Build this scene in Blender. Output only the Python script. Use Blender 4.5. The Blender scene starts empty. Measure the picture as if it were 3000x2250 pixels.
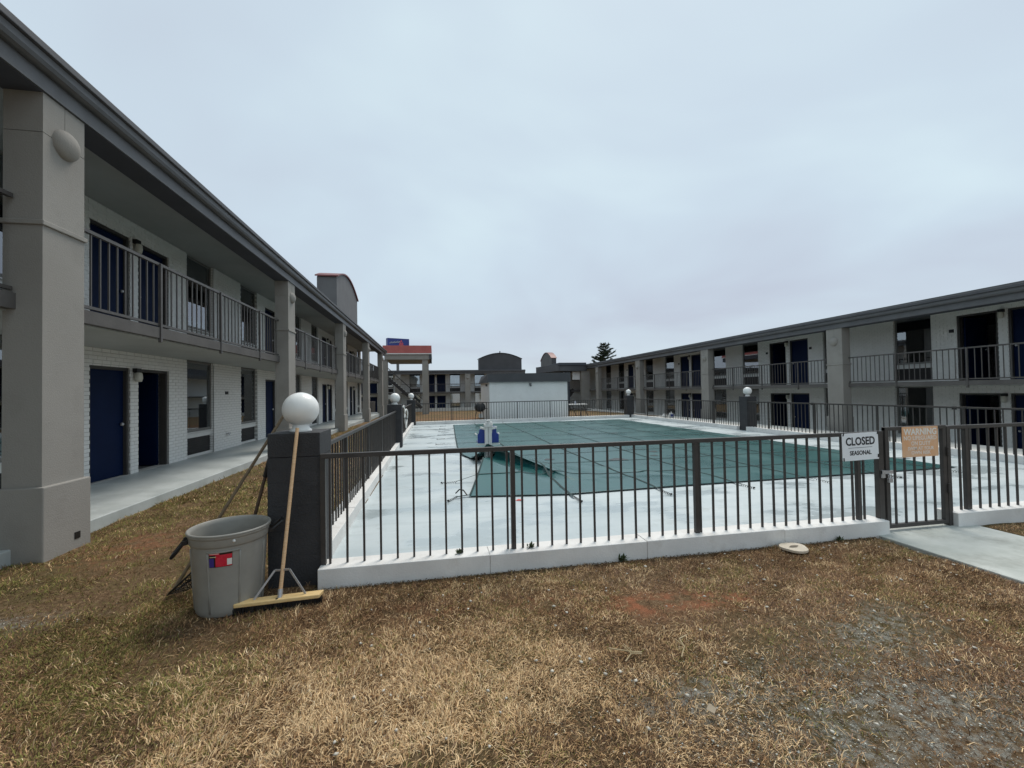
import bpy, bmesh, math, random
import numpy as np
from mathutils import Vector, Matrix, Quaternion
random.seed(7)
RNG = np.random.default_rng(11)
scene = bpy.context.scene
COL = scene.collection
R = math.radians

# ------------------------------------------------------------------ camera
cam_d = bpy.data.cameras.new('camera')
cam_d.sensor_fit = 'HORIZONTAL'; cam_d.sensor_width = 36.0
cam_d.lens = 1250.0 / 3000.0 * 36.0
cam_d.clip_start = 0.05; cam_d.clip_end = 3000
cam = bpy.data.objects.new('camera', cam_d); COL.objects.link(cam)
CAMR = ((0.98347916, -0.18019248, -0.01730349),      # right
        (-0.01366803, 0.02139758, -0.99967761),      # down
        (0.18050464, 0.9833986, 0.0185812))          # forward
m = Matrix.Identity(4)
for i in range(3):
    m[i][0] = CAMR[0][i]; m[i][1] = -CAMR[1][i]; m[i][2] = -CAMR[2][i]
m.translation = Vector((0, 0, 1.56))
cam.matrix_world = m
scene.camera = cam

# ------------------------------------------------------------------ world, sun, exposure
SUN_EL, SUN_AZ = R(60), R(34)          # high behind the cloud, to the side of the pool across from the near wing
world = bpy.data.worlds.new('World'); scene.world = world
world.use_nodes = True
wn, wl = world.node_tree.nodes, world.node_tree.links
wn.clear()
w_out = wn.new('ShaderNodeOutputWorld'); w_bg = wn.new('ShaderNodeBackground')
sky = wn.new('ShaderNodeTexSky'); sky.sky_type = 'NISHITA'; sky.sun_disc = False
sky.sun_elevation = SUN_EL; sky.sun_rotation = SUN_AZ
sky_s = wn.new('ShaderNodeVectorMath'); sky_s.operation = 'SCALE'; sky_s.inputs['Scale'].default_value = 0.10
tc = wn.new('ShaderNodeTexCoord'); sep = wn.new('ShaderNodeSeparateXYZ')
zadd = wn.new('ShaderNodeMath'); zadd.operation = 'ADD'; zadd.inputs[1].default_value = 0.22
zabs = wn.new('ShaderNodeMath'); zabs.operation = 'ABSOLUTE'
dx = wn.new('ShaderNodeMath'); dx.operation = 'DIVIDE'
dy = wn.new('ShaderNodeMath'); dy.operation = 'DIVIDE'
cmb = wn.new('ShaderNodeCombineXYZ')
noi = wn.new('ShaderNodeTexNoise'); noi.inputs['Scale'].default_value = 0.75
noi.inputs['Detail'].default_value = 4.0; noi.inputs['Roughness'].default_value = 0.5
noi.inputs['Distortion'].default_value = 0.4
ramp = wn.new('ShaderNodeValToRGB')
ramp.color_ramp.elements[0].position = 0.26; ramp.color_ramp.elements[0].color = (0.328, 0.360, 0.420, 1)
ramp.color_ramp.elements[1].position = 0.72; ramp.color_ramp.elements[1].color = (0.442, 0.532, 0.562, 1)
e = ramp.color_ramp.elements.new(0.52); e.color = (0.380, 0.448, 0.502, 1)
mixw = wn.new('ShaderNodeMix'); mixw.data_type = 'RGBA'; mixw.inputs['Factor'].default_value = 0.93
wl.new(tc.outputs['Generated'], sep.inputs[0])
wl.new(sep.outputs['Z'], zabs.inputs[0]); wl.new(zabs.outputs[0], zadd.inputs[0])
wl.new(sep.outputs['X'], dx.inputs[0]); wl.new(zadd.outputs[0], dx.inputs[1])
wl.new(sep.outputs['Y'], dy.inputs[0]); wl.new(zadd.outputs[0], dy.inputs[1])
wl.new(dx.outputs[0], cmb.inputs['X']); wl.new(dy.outputs[0], cmb.inputs['Y'])
wl.new(cmb.outputs[0], noi.inputs['Vector'])
# cloud base greys a little towards the horizon
hz = wn.new('ShaderNodeMapRange'); hz.inputs['From Min'].default_value = 0.0; hz.inputs['From Max'].default_value = 0.45
hz.inputs['To Min'].default_value = -0.12; hz.inputs['To Max'].default_value = 0.06
wl.new(zabs.outputs[0], hz.inputs['Value'])
cl2 = wn.new('ShaderNodeMath'); cl2.operation = 'ADD'
wl.new(noi.outputs['Fac'], cl2.inputs[0]); wl.new(hz.outputs[0], cl2.inputs[1]); wl.new(cl2.outputs[0], ramp.inputs['Fac'])
wl.new(sky.outputs['Color'], sky_s.inputs[0])
wl.new(sky_s.outputs[0], mixw.inputs['A']); wl.new(ramp.outputs['Color'], mixw.inputs['B'])
wl.new(mixw.outputs['Result'], w_bg.inputs['Color'])
w_bg.inputs['Strength'].default_value = 1.0
wl.new(w_bg.outputs[0], w_out.inputs['Surface'])

sun_d = bpy.data.lights.new('sun', 'SUN'); sun_d.energy = 1.5; sun_d.angle = R(26); sun_d.color = (1.0, 0.93, 0.84)
sun = bpy.data.objects.new('sun', sun_d); COL.objects.link(sun)
sdir = Vector((math.sin(SUN_AZ) * math.cos(SUN_EL), math.cos(SUN_AZ) * math.cos(SUN_EL), math.sin(SUN_EL)))
sun.rotation_mode = 'QUATERNION'; sun.rotation_quaternion = (-sdir).to_track_quat('-Z', 'Y')
sun.location = (0, 0, 60)

vs = scene.view_settings
vs.view_transform = 'Standard'; vs.look = 'None'; vs.exposure = 0.70; vs.gamma = 1.0; vs.use_curve_mapping = False
scene.cycles.max_bounces = 6; scene.cycles.diffuse_bounces = 3; scene.cycles.glossy_bounces = 3
scene.cycles.transparent_max_bounces = 12

# ------------------------------------------------------------------ materials
MATS = {}
def mat(name, c1, c2=None, rough=0.7, scale=3.0, bump=0.0, bscale=60.0, spec=0.4, metal=0.0, detail=4.0, lo=0.35, hi=0.65, stain=None, rvar=0.0, stretch=None):
    if name in MATS: return MATS[name]
    M = bpy.data.materials.new(name); M.use_nodes = True
    n, l = M.node_tree.nodes, M.node_tree.links
    b = n['Principled BSDF']
    b.inputs['Roughness'].default_value = rough; b.inputs['Specular IOR Level'].default_value = spec
    b.inputs['Metallic'].default_value = metal
    t = n.new('ShaderNodeTexCoord'); vec = t.outputs['Object']
    if stretch:
        mp = n.new('ShaderNodeMapping'); mp.inputs['Scale'].default_value = stretch
        l.new(vec, mp.inputs['Vector']); vec = mp.outputs[0]
    if c2 is None:
        b.inputs['Base Color'].default_value = (*c1, 1)
        out = None
    else:
        no = n.new('ShaderNodeTexNoise'); no.inputs['Scale'].default_value = scale; no.inputs['Detail'].default_value = detail
        no.inputs['Roughness'].default_value = 0.62
        l.new(vec, no.inputs['Vector'])
        ra = n.new('ShaderNodeValToRGB')
        ra.color_ramp.elements[0].position = lo; ra.color_ramp.elements[1].position = hi
        ra.color_ramp.elements[0].color = (*c1, 1); ra.color_ramp.elements[1].color = (*c2, 1)
        l.new(no.outputs['Fac'], ra.inputs['Fac']); out = ra.outputs['Color']
        if rvar:
            rr = n.new('ShaderNodeMapRange'); rr.inputs['From Min'].default_value = lo; rr.inputs['From Max'].default_value = hi
            rr.inputs['To Min'].default_value = max(0.05, rough - rvar); rr.inputs['To Max'].default_value = min(1, rough + rvar)
            l.new(no.outputs['Fac'], rr.inputs['Value']); l.new(rr.outputs[0], b.inputs['Roughness'])
        if stain:
            col, sc, a, bb, amt = stain
            n2 = n.new('ShaderNodeTexNoise'); n2.inputs['Scale'].default_value = sc; n2.inputs['Detail'].default_value = 6
            n2.inputs['Roughness'].default_value = 0.7; l.new(vec, n2.inputs['Vector'])
            mr = n.new('ShaderNodeMapRange'); mr.inputs['From Min'].default_value = a; mr.inputs['From Max'].default_value = bb
            mr.inputs['To Max'].default_value = amt; l.new(n2.outputs['Fac'], mr.inputs['Value'])
            mx = n.new('ShaderNodeMix'); mx.data_type = 'RGBA'; mx.inputs['B'].default_value = (*col, 1)
            l.new(mr.outputs[0], mx.inputs['Factor']); l.new(out, mx.inputs['A']); out = mx.outputs['Result']
        l.new(out, b.inputs['Base Color'])
    if bump:
        nb = n.new('ShaderNodeTexNoise'); nb.inputs['Scale'].default_value = bscale; nb.inputs['Detail'].default_value = 5
        l.new(t.outputs['Object'], nb.inputs['Vector'])
        bp = n.new('ShaderNodeBump'); bp.inputs['Strength'].default_value = bump; bp.inputs['Distance'].default_value = 0.01
        l.new(nb.outputs['Fac'], bp.inputs['Height']); l.new(bp.outputs[0], b.inputs['Normal'])
    MATS[name] = M
    return M

def brick_mat(name, axis):
    M = bpy.data.materials.new(name); M.use_nodes = True
    n, l = M.node_tree.nodes, M.node_tree.links
    b = n['Principled BSDF']; b.inputs['Roughness'].default_value = 0.6
    t = n.new('ShaderNodeTexCoord'); s = n.new('ShaderNodeSeparateXYZ'); c = n.new('ShaderNodeCombineXYZ')
    l.new(t.outputs['Object'], s.inputs[0])
    l.new(s.outputs['Y' if axis == 'Y' else 'X'], c.inputs['X']); l.new(s.outputs['Z'], c.inputs['Y'])
    br = n.new('ShaderNodeTexBrick'); br.inputs['Scale'].default_value = 1.0
    br.inputs['Brick Width'].default_value = 0.203; br.inputs['Row Height'].default_value = 0.0677
    br.inputs['Mortar Size'].default_value = 0.006; br.inputs['Mortar Smooth'].default_value = 0.2
    br.inputs['Color1'].default_value = (0.77, 0.765, 0.735, 1); br.inputs['Color2'].default_value = (0.83, 0.825, 0.80, 1)
    br.inputs['Mortar'].default_value = (0.50, 0.495, 0.47, 1)
    l.new(c.outputs[0], br.inputs['Vector']); l.new(br.outputs['Color'], b.inputs['Base Color'])
    bp = n.new('ShaderNodeBump'); bp.inputs['Strength'].default_value = 0.7; bp.inputs['Distance'].default_value = 0.008; bp.invert = True
    l.new(br.outputs['Fac'], bp.inputs['Height']); l.new(bp.outputs[0], b.inputs['Normal'])
    return M
M_BRICKY = brick_mat('painted_brick_wall', 'Y'); M_BRICKX = brick_mat('painted_brick_wall_far', 'X')

def brick_piece_mat():
    M = mat('painted_brick', (0.77, 0.765, 0.735), (0.83, 0.825, 0.80), 0.55, 6, 0.5, 45)
    return M
M_BRICK = brick_piece_mat()
M_COL = mat('taupe_stucco', (0.272, 0.258, 0.236), (0.325, 0.309, 0.284), 0.85, 2.2, 0.35, 90, spec=0.25, stain=((0.17, 0.155, 0.135), 1.1, 0.5, 0.75, 0.45))
def add_coursing(M, strength):
    n, l = M.node_tree.nodes, M.node_tree.links; b = n['Principled BSDF']
    t = n.new('ShaderNodeTexCoord'); q = n.new('ShaderNodeSeparateXYZ'); l.new(t.outputs['Object'], q.inputs[0])
    ad = n.new('ShaderNodeMath'); ad.operation = 'ADD'; l.new(q.outputs['X'], ad.inputs[0]); l.new(q.outputs['Y'], ad.inputs[1])
    c = n.new('ShaderNodeCombineXYZ'); l.new(ad.outputs[0], c.inputs['X']); l.new(q.outputs['Z'], c.inputs['Y'])
    br = n.new('ShaderNodeTexBrick'); br.inputs['Scale'].default_value = 1.0; br.inputs['Brick Width'].default_value = .203; br.inputs['Row Height'].default_value = .0677
    br.inputs['Mortar Size'].default_value = .008; br.inputs['Mortar Smooth'].default_value = .7; l.new(c.outputs[0], br.inputs['Vector'])
    bp = n.new('ShaderNodeBump'); bp.invert = True; bp.inputs['Strength'].default_value = strength; bp.inputs['Distance'].default_value = .006
    l.new(br.outputs['Fac'], bp.inputs['Height'])
    old = b.inputs['Normal'].links[0].from_socket if b.inputs['Normal'].links else None
    if old: l.new(old, bp.inputs['Normal'])
    l.new(bp.outputs[0], b.inputs['Normal'])
add_coursing(M_COL, .035)
M_TRIM = mat('grey_trim_paint', (0.10, 0.102, 0.108), (0.13, 0.132, 0.138), 0.5, 1.2, 0.1, 40, stain=((0.07, 0.068, 0.066), 2.5, 0.5, 0.75, 0.5))
M_TRIM2 = mat('dark_eave_paint', (0.075, 0.077, 0.085), (0.095, 0.097, 0.105), 0.6, 1.5)
M_BEAM = mat('dark_beam_paint', (0.058, 0.062, 0.075), (0.07, 0.075, 0.09), 0.7, 1.5)
M_SOFF = mat('pale_soffit_paint', (0.36, 0.375, 0.36), (0.42, 0.435, 0.42), 0.75, 1.0, 0.1, 60)
M_SLAB = mat('grey_slab_edge', (0.085, 0.079, 0.075), (0.115, 0.107, 0.10), 0.7, 2.0, 0.2, 50)
M_WALK = mat('painted_walkway', (0.40, 0.43, 0.42), (0.50, 0.53, 0.52), 0.5, 1.6, 0.12, 60, rvar=0.12, stain=((0.30, 0.31, 0.29), 3.0, 0.5, 0.8, 0.5))
M_RAIL = mat('rail_metal', (0.040, 0.036, 0.034), (0.055, 0.049, 0.046), 0.42, 8.0)
M_RAILR = mat('balcony_rail_metal', (0.075, 0.069, 0.065), (0.095, 0.087, 0.082), 0.45, 8.0)
M_PIER = mat('charcoal_block_paint', (0.030, 0.030, 0.033), (0.042, 0.042, 0.045), 0.65, 4, 0.5, 70, stain=((0.07, 0.07, 0.07), 5, 0.58, 0.8, 0.4))
M_DOOR = mat('navy_door_paint', (0.002, 0.0095, 0.040), (0.003, 0.012, 0.048), 0.5, 2, spec=0.1)
M_DFRAME = mat('dark_door_frame', (0.05, 0.046, 0.044), (0.06, 0.056, 0.052), 0.5, 3)
M_WFRAME = mat('grey_window_reveal', (0.17, 0.165, 0.155), (0.2, 0.195, 0.185), 0.6, 3)
M_SILL = mat('white_sill_paint', (0.62, 0.62, 0.60), (0.68, 0.68, 0.66), 0.5, 4)
M_GRILLE = mat('dark_heater_grille', (0.022, 0.02, 0.02), (0.03, 0.028, 0.028), 0.6, 6)
M_CURT = mat('curtain_cloth', (0.66, 0.72, 0.72), (0.74, 0.79, 0.79), 0.9, 2)
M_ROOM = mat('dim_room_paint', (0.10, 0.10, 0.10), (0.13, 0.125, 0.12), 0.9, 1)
M_ROOF = mat('grey_roofing', (0.12, 0.12, 0.125), (0.15, 0.15, 0.155), 0.8, 2)
M_LAMP = mat('frosted_lamp_glass', (0.60, 0.59, 0.52), None, 0.35)
M_GLOBE = mat('white_globe_plastic', (0.80, 0.80, 0.77), (0.84, 0.84, 0.82), 0.28, 3, spec=0.5)
M_BLACK = mat('black_plastic', (0.015, 0.015, 0.016), None, 0.4)
def deck_mat():
    M = bpy.data.materials.new('painted_pool_deck'); M.use_nodes = True
    n, l = M.node_tree.nodes, M.node_tree.links; b = n['Principled BSDF']
    t = n.new('ShaderNodeTexCoord')
    def noise(sc, stretch, loc=(0, 0, 0), d=6, r=.62):
        mp = n.new('ShaderNodeMapping'); mp.inputs['Scale'].default_value = stretch; mp.inputs['Location'].default_value = loc
        q = n.new('ShaderNodeTexNoise'); q.inputs['Scale'].default_value = sc; q.inputs['Detail'].default_value = d; q.inputs['Roughness'].default_value = r
        l.new(t.outputs['Object'], mp.inputs['Vector']); l.new(mp.outputs[0], q.inputs['Vector']); return q.outputs['Fac']
    def rng(v, a, bb, c, d):
        q = n.new('ShaderNodeMapRange'); q.inputs['From Min'].default_value = a; q.inputs['From Max'].default_value = bb
        q.inputs['To Min'].default_value = c; q.inputs['To Max'].default_value = d; l.new(v, q.inputs['Value']); return q.outputs[0]
    def mix(f, a, c):
        q = n.new('ShaderNodeMix'); q.data_type = 'RGBA'; l.new(f, q.inputs['Factor'])
        if isinstance(a, tuple): q.inputs['A'].default_value = (*a, 1)
        else: l.new(a, q.inputs['A'])
        q.inputs['B'].default_value = (*c, 1); return q.outputs['Result']
    base = noise(.55, (.7, 1.3, 1)); c = mix(rng(base, .35, .65, 0, 1), (.40, .465, .485), (.53, .58, .59))
    streak = noise(1.6, (.35, 2.6, 1), (4, 9, 0)); c = mix(rng(streak, .52, .70, 0, .55), c, (.37, .42, .42))
    scuff = noise(2.2, (1, 1, 1), (11, 2, 0), 8, .7); c = mix(rng(scuff, .56, .72, 0, .6), c, (.30, .33, .315))
    dirt = noise(9, (1, 1, 1), (3, 21, 0), 8, .75); c = mix(rng(dirt, .60, .76, 0, .6), c, (.27, .27, .235))
    worn = noise(1.1, (1, 1.8, 1), (8, 5, 0), 5); c = mix(rng(worn, .58, .70, 0, .5), c, (.60, .655, .665))
    wet = noise(.75, (1, 1.6, 1), (0, 3, 0), 4, .55)
    c = mix(rng(wet, .54, .60, 0, .38), c, (.26, .31, .32))
    l.new(c, b.inputs['Base Color'])
    l.new(rng(wet, .50, .60, .52, .16), b.inputs['Roughness'])
    nb = noise(45, (1, 1, 1)); bp = n.new('ShaderNodeBump'); bp.inputs['Strength'].default_value = .12; bp.inputs['Distance'].default_value = .008
    l.new(nb, bp.inputs['Height']); l.new(bp.outputs[0], b.inputs['Normal'])
    return M
M_DECK = deck_mat()
M_PATH = mat('worn_concrete_path', (0.36, 0.385, 0.355), (0.51, 0.53, 0.50), 0.7, 1.6, 0.3, 70, stain=((0.22, 0.225, 0.20), 1.9, 0.50, 0.72, 0.75))
M_KERB = mat('white_kerb_paint', (0.68, 0.665, 0.64), (0.78, 0.77, 0.745), 0.6, 2.2, 0.25, 60, stain=((0.42, 0.39, 0.35), 4.5, 0.56, 0.8, 0.5))
M_RED = mat('red_metal_roofing', (0.40, 0.10, 0.09), (0.46, 0.125, 0.11), 0.45, 2)
M_REDCAP = mat('weathered_red_cap', (0.16, 0.05, 0.05), (0.21, 0.065, 0.062), 0.5, 2)
M_WHITE = mat('white_paint', (0.66, 0.66, 0.64), (0.72, 0.72, 0.70), 0.45, 3)
M_PUMP = mat('pale_siding_paint', (0.76, 0.76, 0.745), (0.82, 0.82, 0.805), 0.6, 1.2, stain=((0.66, 0.65, 0.62), 2, 0.5, 0.8, 0.5))
M_STRAP = mat('dark_strap_webbing', (0.012, 0.035, 0.036), None, 0.8)
M_STEEL = mat('galvanised_steel', (0.42, 0.42, 0.43), (0.52, 0.52, 0.53), 0.4, 20, metal=0.6)
M_WOOD = mat('pale_broom_wood', (0.62, 0.38, 0.20), (0.72, 0.49, 0.29), 0.5, 8, stretch=(2, 2, 12))
M_YWOOD = mat('yellow_broom_block', (0.72, 0.48, 0.20), (0.82, 0.60, 0.30), 0.5, 10, stretch=(2, 14, 14))
M_OLDWOOD = mat('weathered_pole', (0.17, 0.12, 0.075), (0.24, 0.18, 0.11), 0.6, 10)
M_BROWNPOLE = mat('brown_handle', (0.10, 0.065, 0.045), (0.14, 0.09, 0.06), 0.6, 10)
M_CAN = mat('grey_bin_plastic', (0.27, 0.26, 0.235), (0.31, 0.30, 0.27), 0.42, 5, 0.06, 50, stain=((0.19, 0.175, 0.15), 3, 0.52, 0.8, 0.5))

def glass_mat():
    M = bpy.data.materials.new('window_glass'); M.use_nodes = True
    n, l = M.node_tree.nodes, M.node_tree.links
    n.remove(n['Principled BSDF'])
    tr = n.new('ShaderNodeBsdfTransparent'); tr.inputs['Color'].default_value = (0.86, 0.91, 0.91, 1)
    gl = n.new('ShaderNodeBsdfGlossy'); gl.inputs['Roughness'].default_value = 0.02; gl.inputs['Color'].default_value = (0.9, 0.95, 1, 1)
    fr = n.new('ShaderNodeFresnel'); fr.inputs['IOR'].default_value = 3.1
    mx = n.new('ShaderNodeMixShader')
    l.new(fr.outputs[0], mx.inputs[0]); l.new(tr.outputs[0], mx.inputs[1]); l.new(gl.outputs[0], mx.inputs[2])
    l.new(mx.outputs[0], n['Material Output'].inputs['Surface'])
    return M
M_GLASS = glass_mat()

# ------------------------------------------------------------------ mesh helpers
class MB:
    def __init__(s): s.v, s.f = [], []
    def box(s, x0, y0, z0, x1, y1, z1):
        x0, x1 = min(x0, x1), max(x0, x1); y0, y1 = min(y0, y1), max(y0, y1); z0, z1 = min(z0, z1), max(z0, z1)
        b = len(s.v)
        s.v += [(x0, y0, z0), (x1, y0, z0), (x1, y1, z0), (x0, y1, z0), (x0, y0, z1), (x1, y0, z1), (x1, y1, z1), (x0, y1, z1)]
        s.f += [tuple(b + i for i in q) for q in ((0, 3, 2, 1), (4, 5, 6, 7), (0, 1, 5, 4), (1, 2, 6, 5), (2, 3, 7, 6), (3, 0, 4, 7))]
        return s
    def mbox(s, P, a, b):
        p, q = P(*a), P(*b)
        return s.box(p[0], p[1], p[2], q[0], q[1], q[2])
    def bar(s, p0, p1, w, h, up=(0, 0, 1)):
        p0, p1 = Vector(p0), Vector(p1); d = (p1 - p0).normalized()
        u = Vector(up)
        if abs(d.dot(u)) > 0.95: u = Vector((0, 1, 0))
        a = d.cross(u).normalized() * (w / 2); c = a.normalized().cross(d).normalized() * (h / 2)
        b = len(s.v)
        for p in (p0, p1):
            for sa, sc in ((-1, -1), (1, -1), (1, 1), (-1, 1)): s.v.append(tuple(p + a * sa + c * sc))
        s.f += [(b, b + 3, b + 2, b + 1), (b + 4, b + 5, b + 6, b + 7)]
        for i in range(4): j = (i + 1) % 4; s.f.append((b + i, b + j, b + 4 + j, b + 4 + i))
        return s
    def tube(s, pts, r, n=10, caps=True, closed=False):
        pts = [Vector(p) for p in pts]; N = len(pts); b = len(s.v)
        rs = r if isinstance(r, (list, tuple)) else [r] * N
        ref = Vector((0, 0, 1))
        for i, p in enumerate(pts):
            if closed: d = pts[(i + 1) % N] - pts[i - 1]
            else: d = pts[min(i + 1, N - 1)] - pts[max(i - 1, 0)]
            d.normalize()
            u = ref if abs(d.dot(ref)) < 0.95 else Vector((0, 1, 0))
            a = d.cross(u).normalized(); c = a.cross(d)
            for k in range(n):
                t = 2 * math.pi * k / n
                s.v.append(tuple(p + (a * math.cos(t) + c * math.sin(t)) * rs[i]))
        for i in range(N if closed else N - 1):
            i2 = (i + 1) % N
            for k in range(n):
                k2 = (k + 1) % n
                s.f.append((b + i * n + k, b + i * n + k2, b + i2 * n + k2, b + i2 * n + k))
        if caps and not closed:
            s.f.append(tuple(b + k for k in range(n))[::-1]); s.f.append(tuple(b + (N - 1) * n + k for k in range(n)))
        return s
    def lathe(s, prof, cx, cy, n=32, a0=0.0, a1=2 * math.pi, squash=1.0):
        full = abs(a1 - a0 - 2 * math.pi) < 1e-6; b = len(s.v); K = n if full else n + 1
        for r, z in prof:
            for k in range(K):
                t = a0 + (a1 - a0) * k / n
                s.v.append((cx + r * math.cos(t), cy + r * math.sin(t) * squash, z))
        for i in range(len(prof) - 1):
            for k in range(n):
                k2 = (k + 1) % K
                s.f.append((b + i * K + k, b + i * K + k2, b + (i + 1) * K + k2, b + (i + 1) * K + k))
        return s
    def sphere(s, c, r, nu=32, nv=18, sz=1.0):
        prof = [(max(1e-4, r * math.sin(math.pi * i / nv)), c[2] - r * sz * math.cos(math.pi * i / nv)) for i in range(nv + 1)]
        return s.lathe(prof, c[0], c[1], nu)
    def mesh(s, name, recalc=True):
        me = bpy.data.meshes.new(name); me.from_pydata(s.v, [], s.f)
        if recalc:
            bm = bmesh.new(); bm.from_mesh(me); bmesh.ops.recalc_face_normals(bm, faces=bm.faces[:]); bm.to_mesh(me); bm.free()
        me.update(); return me
    def build(s, name, material, parent=None, smooth=False, bevel=0.0, kind=None, recalc=True):
        return link(name, s.mesh(name, recalc), material, parent, smooth, bevel, kind)

def attach(o, parent):
    if parent is not None:
        o.parent = parent
        o.matrix_parent_inverse = parent_world(parent).inverted()
def parent_world(p):
    w = p.matrix_basis.copy()
    if p.parent is not None: w = parent_world(p.parent) @ p.matrix_parent_inverse @ w
    return w
def link(name, me, material, parent=None, smooth=False, bevel=0.0, kind=None):
    o = bpy.data.objects.new(name, me); COL.objects.link(o)
    if material is not None and not me.materials: me.materials.append(material)
    if smooth:
        me.polygons.foreach_set('use_smooth', [True] * len(me.polygons))
        if smooth != 'all': me.set_sharp_from_angle(angle=R(40))
    if bevel:
        md = o.modifiers.new('Bevel', 'BEVEL'); md.width = bevel; md.segments = 2; md.limit_method = 'ANGLE'; md.harden_normals = False
    attach(o, parent)
    if kind: o['kind'] = kind
    return o
def thing(name, label, cat, loc=(0, 0, 0), group=None):
    o = bpy.data.objects.new(name, None); COL.objects.link(o); o.location = loc; o.empty_display_size = 0.2
    o['label'] = label; o['category'] = cat
    if group: o['group'] = group
    return o
def tag(o, label, cat, group=None):
    o['label'] = label; o['category'] = cat
    if group: o['group'] = group
    return o
def put(name, me, material, loc, parent, rot=None):
    """another object that shares the mesh data of one piece"""
    o = bpy.data.objects.new(name, me); COL.objects.link(o)
    if not me.materials: me.materials.append(material)
    o.location = loc
    if rot: o.rotation_euler = rot
    attach(o, parent); return o
def plate(s, x0, z0, x1, z1, y, th=0.002):
    return s.box(x0, y, z0, x1, y + th, z1)

def text_mesh(body, size, width=None):
    cu = bpy.data.curves.new('txt', 'FONT'); cu.body = body; cu.size = size; cu.align_x = 'CENTER'; cu.align_y = 'CENTER'
    cu.resolution_u = 3; cu.extrude = 0.0006; cu.offset = size * 0.028
    ob = bpy.data.objects.new('txt', cu); COL.objects.link(ob)
    dg = bpy.context.evaluated_depsgraph_get()
    me = bpy.data.meshes.new_from_object(ob.evaluated_get(dg))
    bpy.data.objects.remove(ob); bpy.data.curves.remove(cu)
    if width:
        xs = [v.co.x for v in me.vertices]; w = max(xs) - min(xs); cx = (max(xs) + min(xs)) / 2
        for v in me.vertices: v.co.x = (v.co.x - cx) * width / w
    me.name = 'lettering'
    return me
def put_text(body, size, width, loc, rot, material, parent):
    me = text_mesh(body, size, width)
    me.materials.clear()
    return put('lettering', me, material, loc, parent, rot)

def vnoise(x, y, seed=0):
    """smooth value noise on arrays"""
    x = np.asarray(x, float); y = np.asarray(y, float)
    xi = np.floor(x).astype(np.int64); yi = np.floor(y).astype(np.int64)
    xf = x - xi; yf = y - yi
    u = xf * xf * (3 - 2 * xf); v = yf * yf * (3 - 2 * yf)
    def h(a, b):
        n = (a * 374761393 + b * 668265263 + seed * 1442695041) & 0x7fffffff
        n = ((n ^ (n >> 13)) * 1274126177) & 0x7fffffff
        return ((n ^ (n >> 16)) & 0xffff) / 65535.0
    return (h(xi, yi) * (1 - u) + h(xi + 1, yi) * u) * (1 - v) + (h(xi, yi + 1) * (1 - u) + h(xi + 1, yi + 1) * u) * v
def fbm(x, y, seed=0, o=3):
    r = 0; a = 0.5; t = 0
    for k in range(o):
        r = r + a * vnoise(x * 2 ** k, y * 2 ** k, seed + 17 * k); t += a; a *= 0.5
    return r / t

# ================================================================== the ground
def lawn_z(x, y):
    x = np.asarray(x, float); y = np.asarray(y, float)
    z = 0.035 * (fbm(x * 0.9, y * 0.9, 3) - 0.5) + 0.018 * (fbm(x * 4, y * 4, 5) - 0.5) - 0.006
    z = z - np.clip(y - 23, 0, None) * 0.015
    inside = (x > -0.97) & (x < 11.35) & (y > 3.74) & (y < 22.75)
    z = np.where(inside, -0.2, z)
    path = (x > 4.47) & (x < 5.90) & (y < 4.2)
    z = np.where(path, -0.06, z)
    return z
xs = np.unique(np.concatenate([np.linspace(-4.6, 13.3, 200), np.array([-0.98, -0.96, 4.46, 4.48, 5.89, 5.91])]))
ys = np.unique(np.concatenate([np.linspace(-9, 1, 30), np.linspace(1, 6.5, 90), np.linspace(6.5, 46.9, 140), np.array([3.73, 3.75])]))
gx, gy = np.meshgrid(xs, ys)
gz = lawn_z(gx, gy)
V = np.stack([gx.ravel(), gy.ravel(), gz.ravel()], 1)
nx, ny = len(xs), len(ys)
F = [(j * nx + i, j * nx + i + 1, (j + 1) * nx + i + 1, (j + 1) * nx + i) for j in range(ny - 1) for i in range(nx - 1)]
me = bpy.data.meshes.new('lawn'); me.from_pydata(V.tolist(), [], F); me.update()
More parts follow.
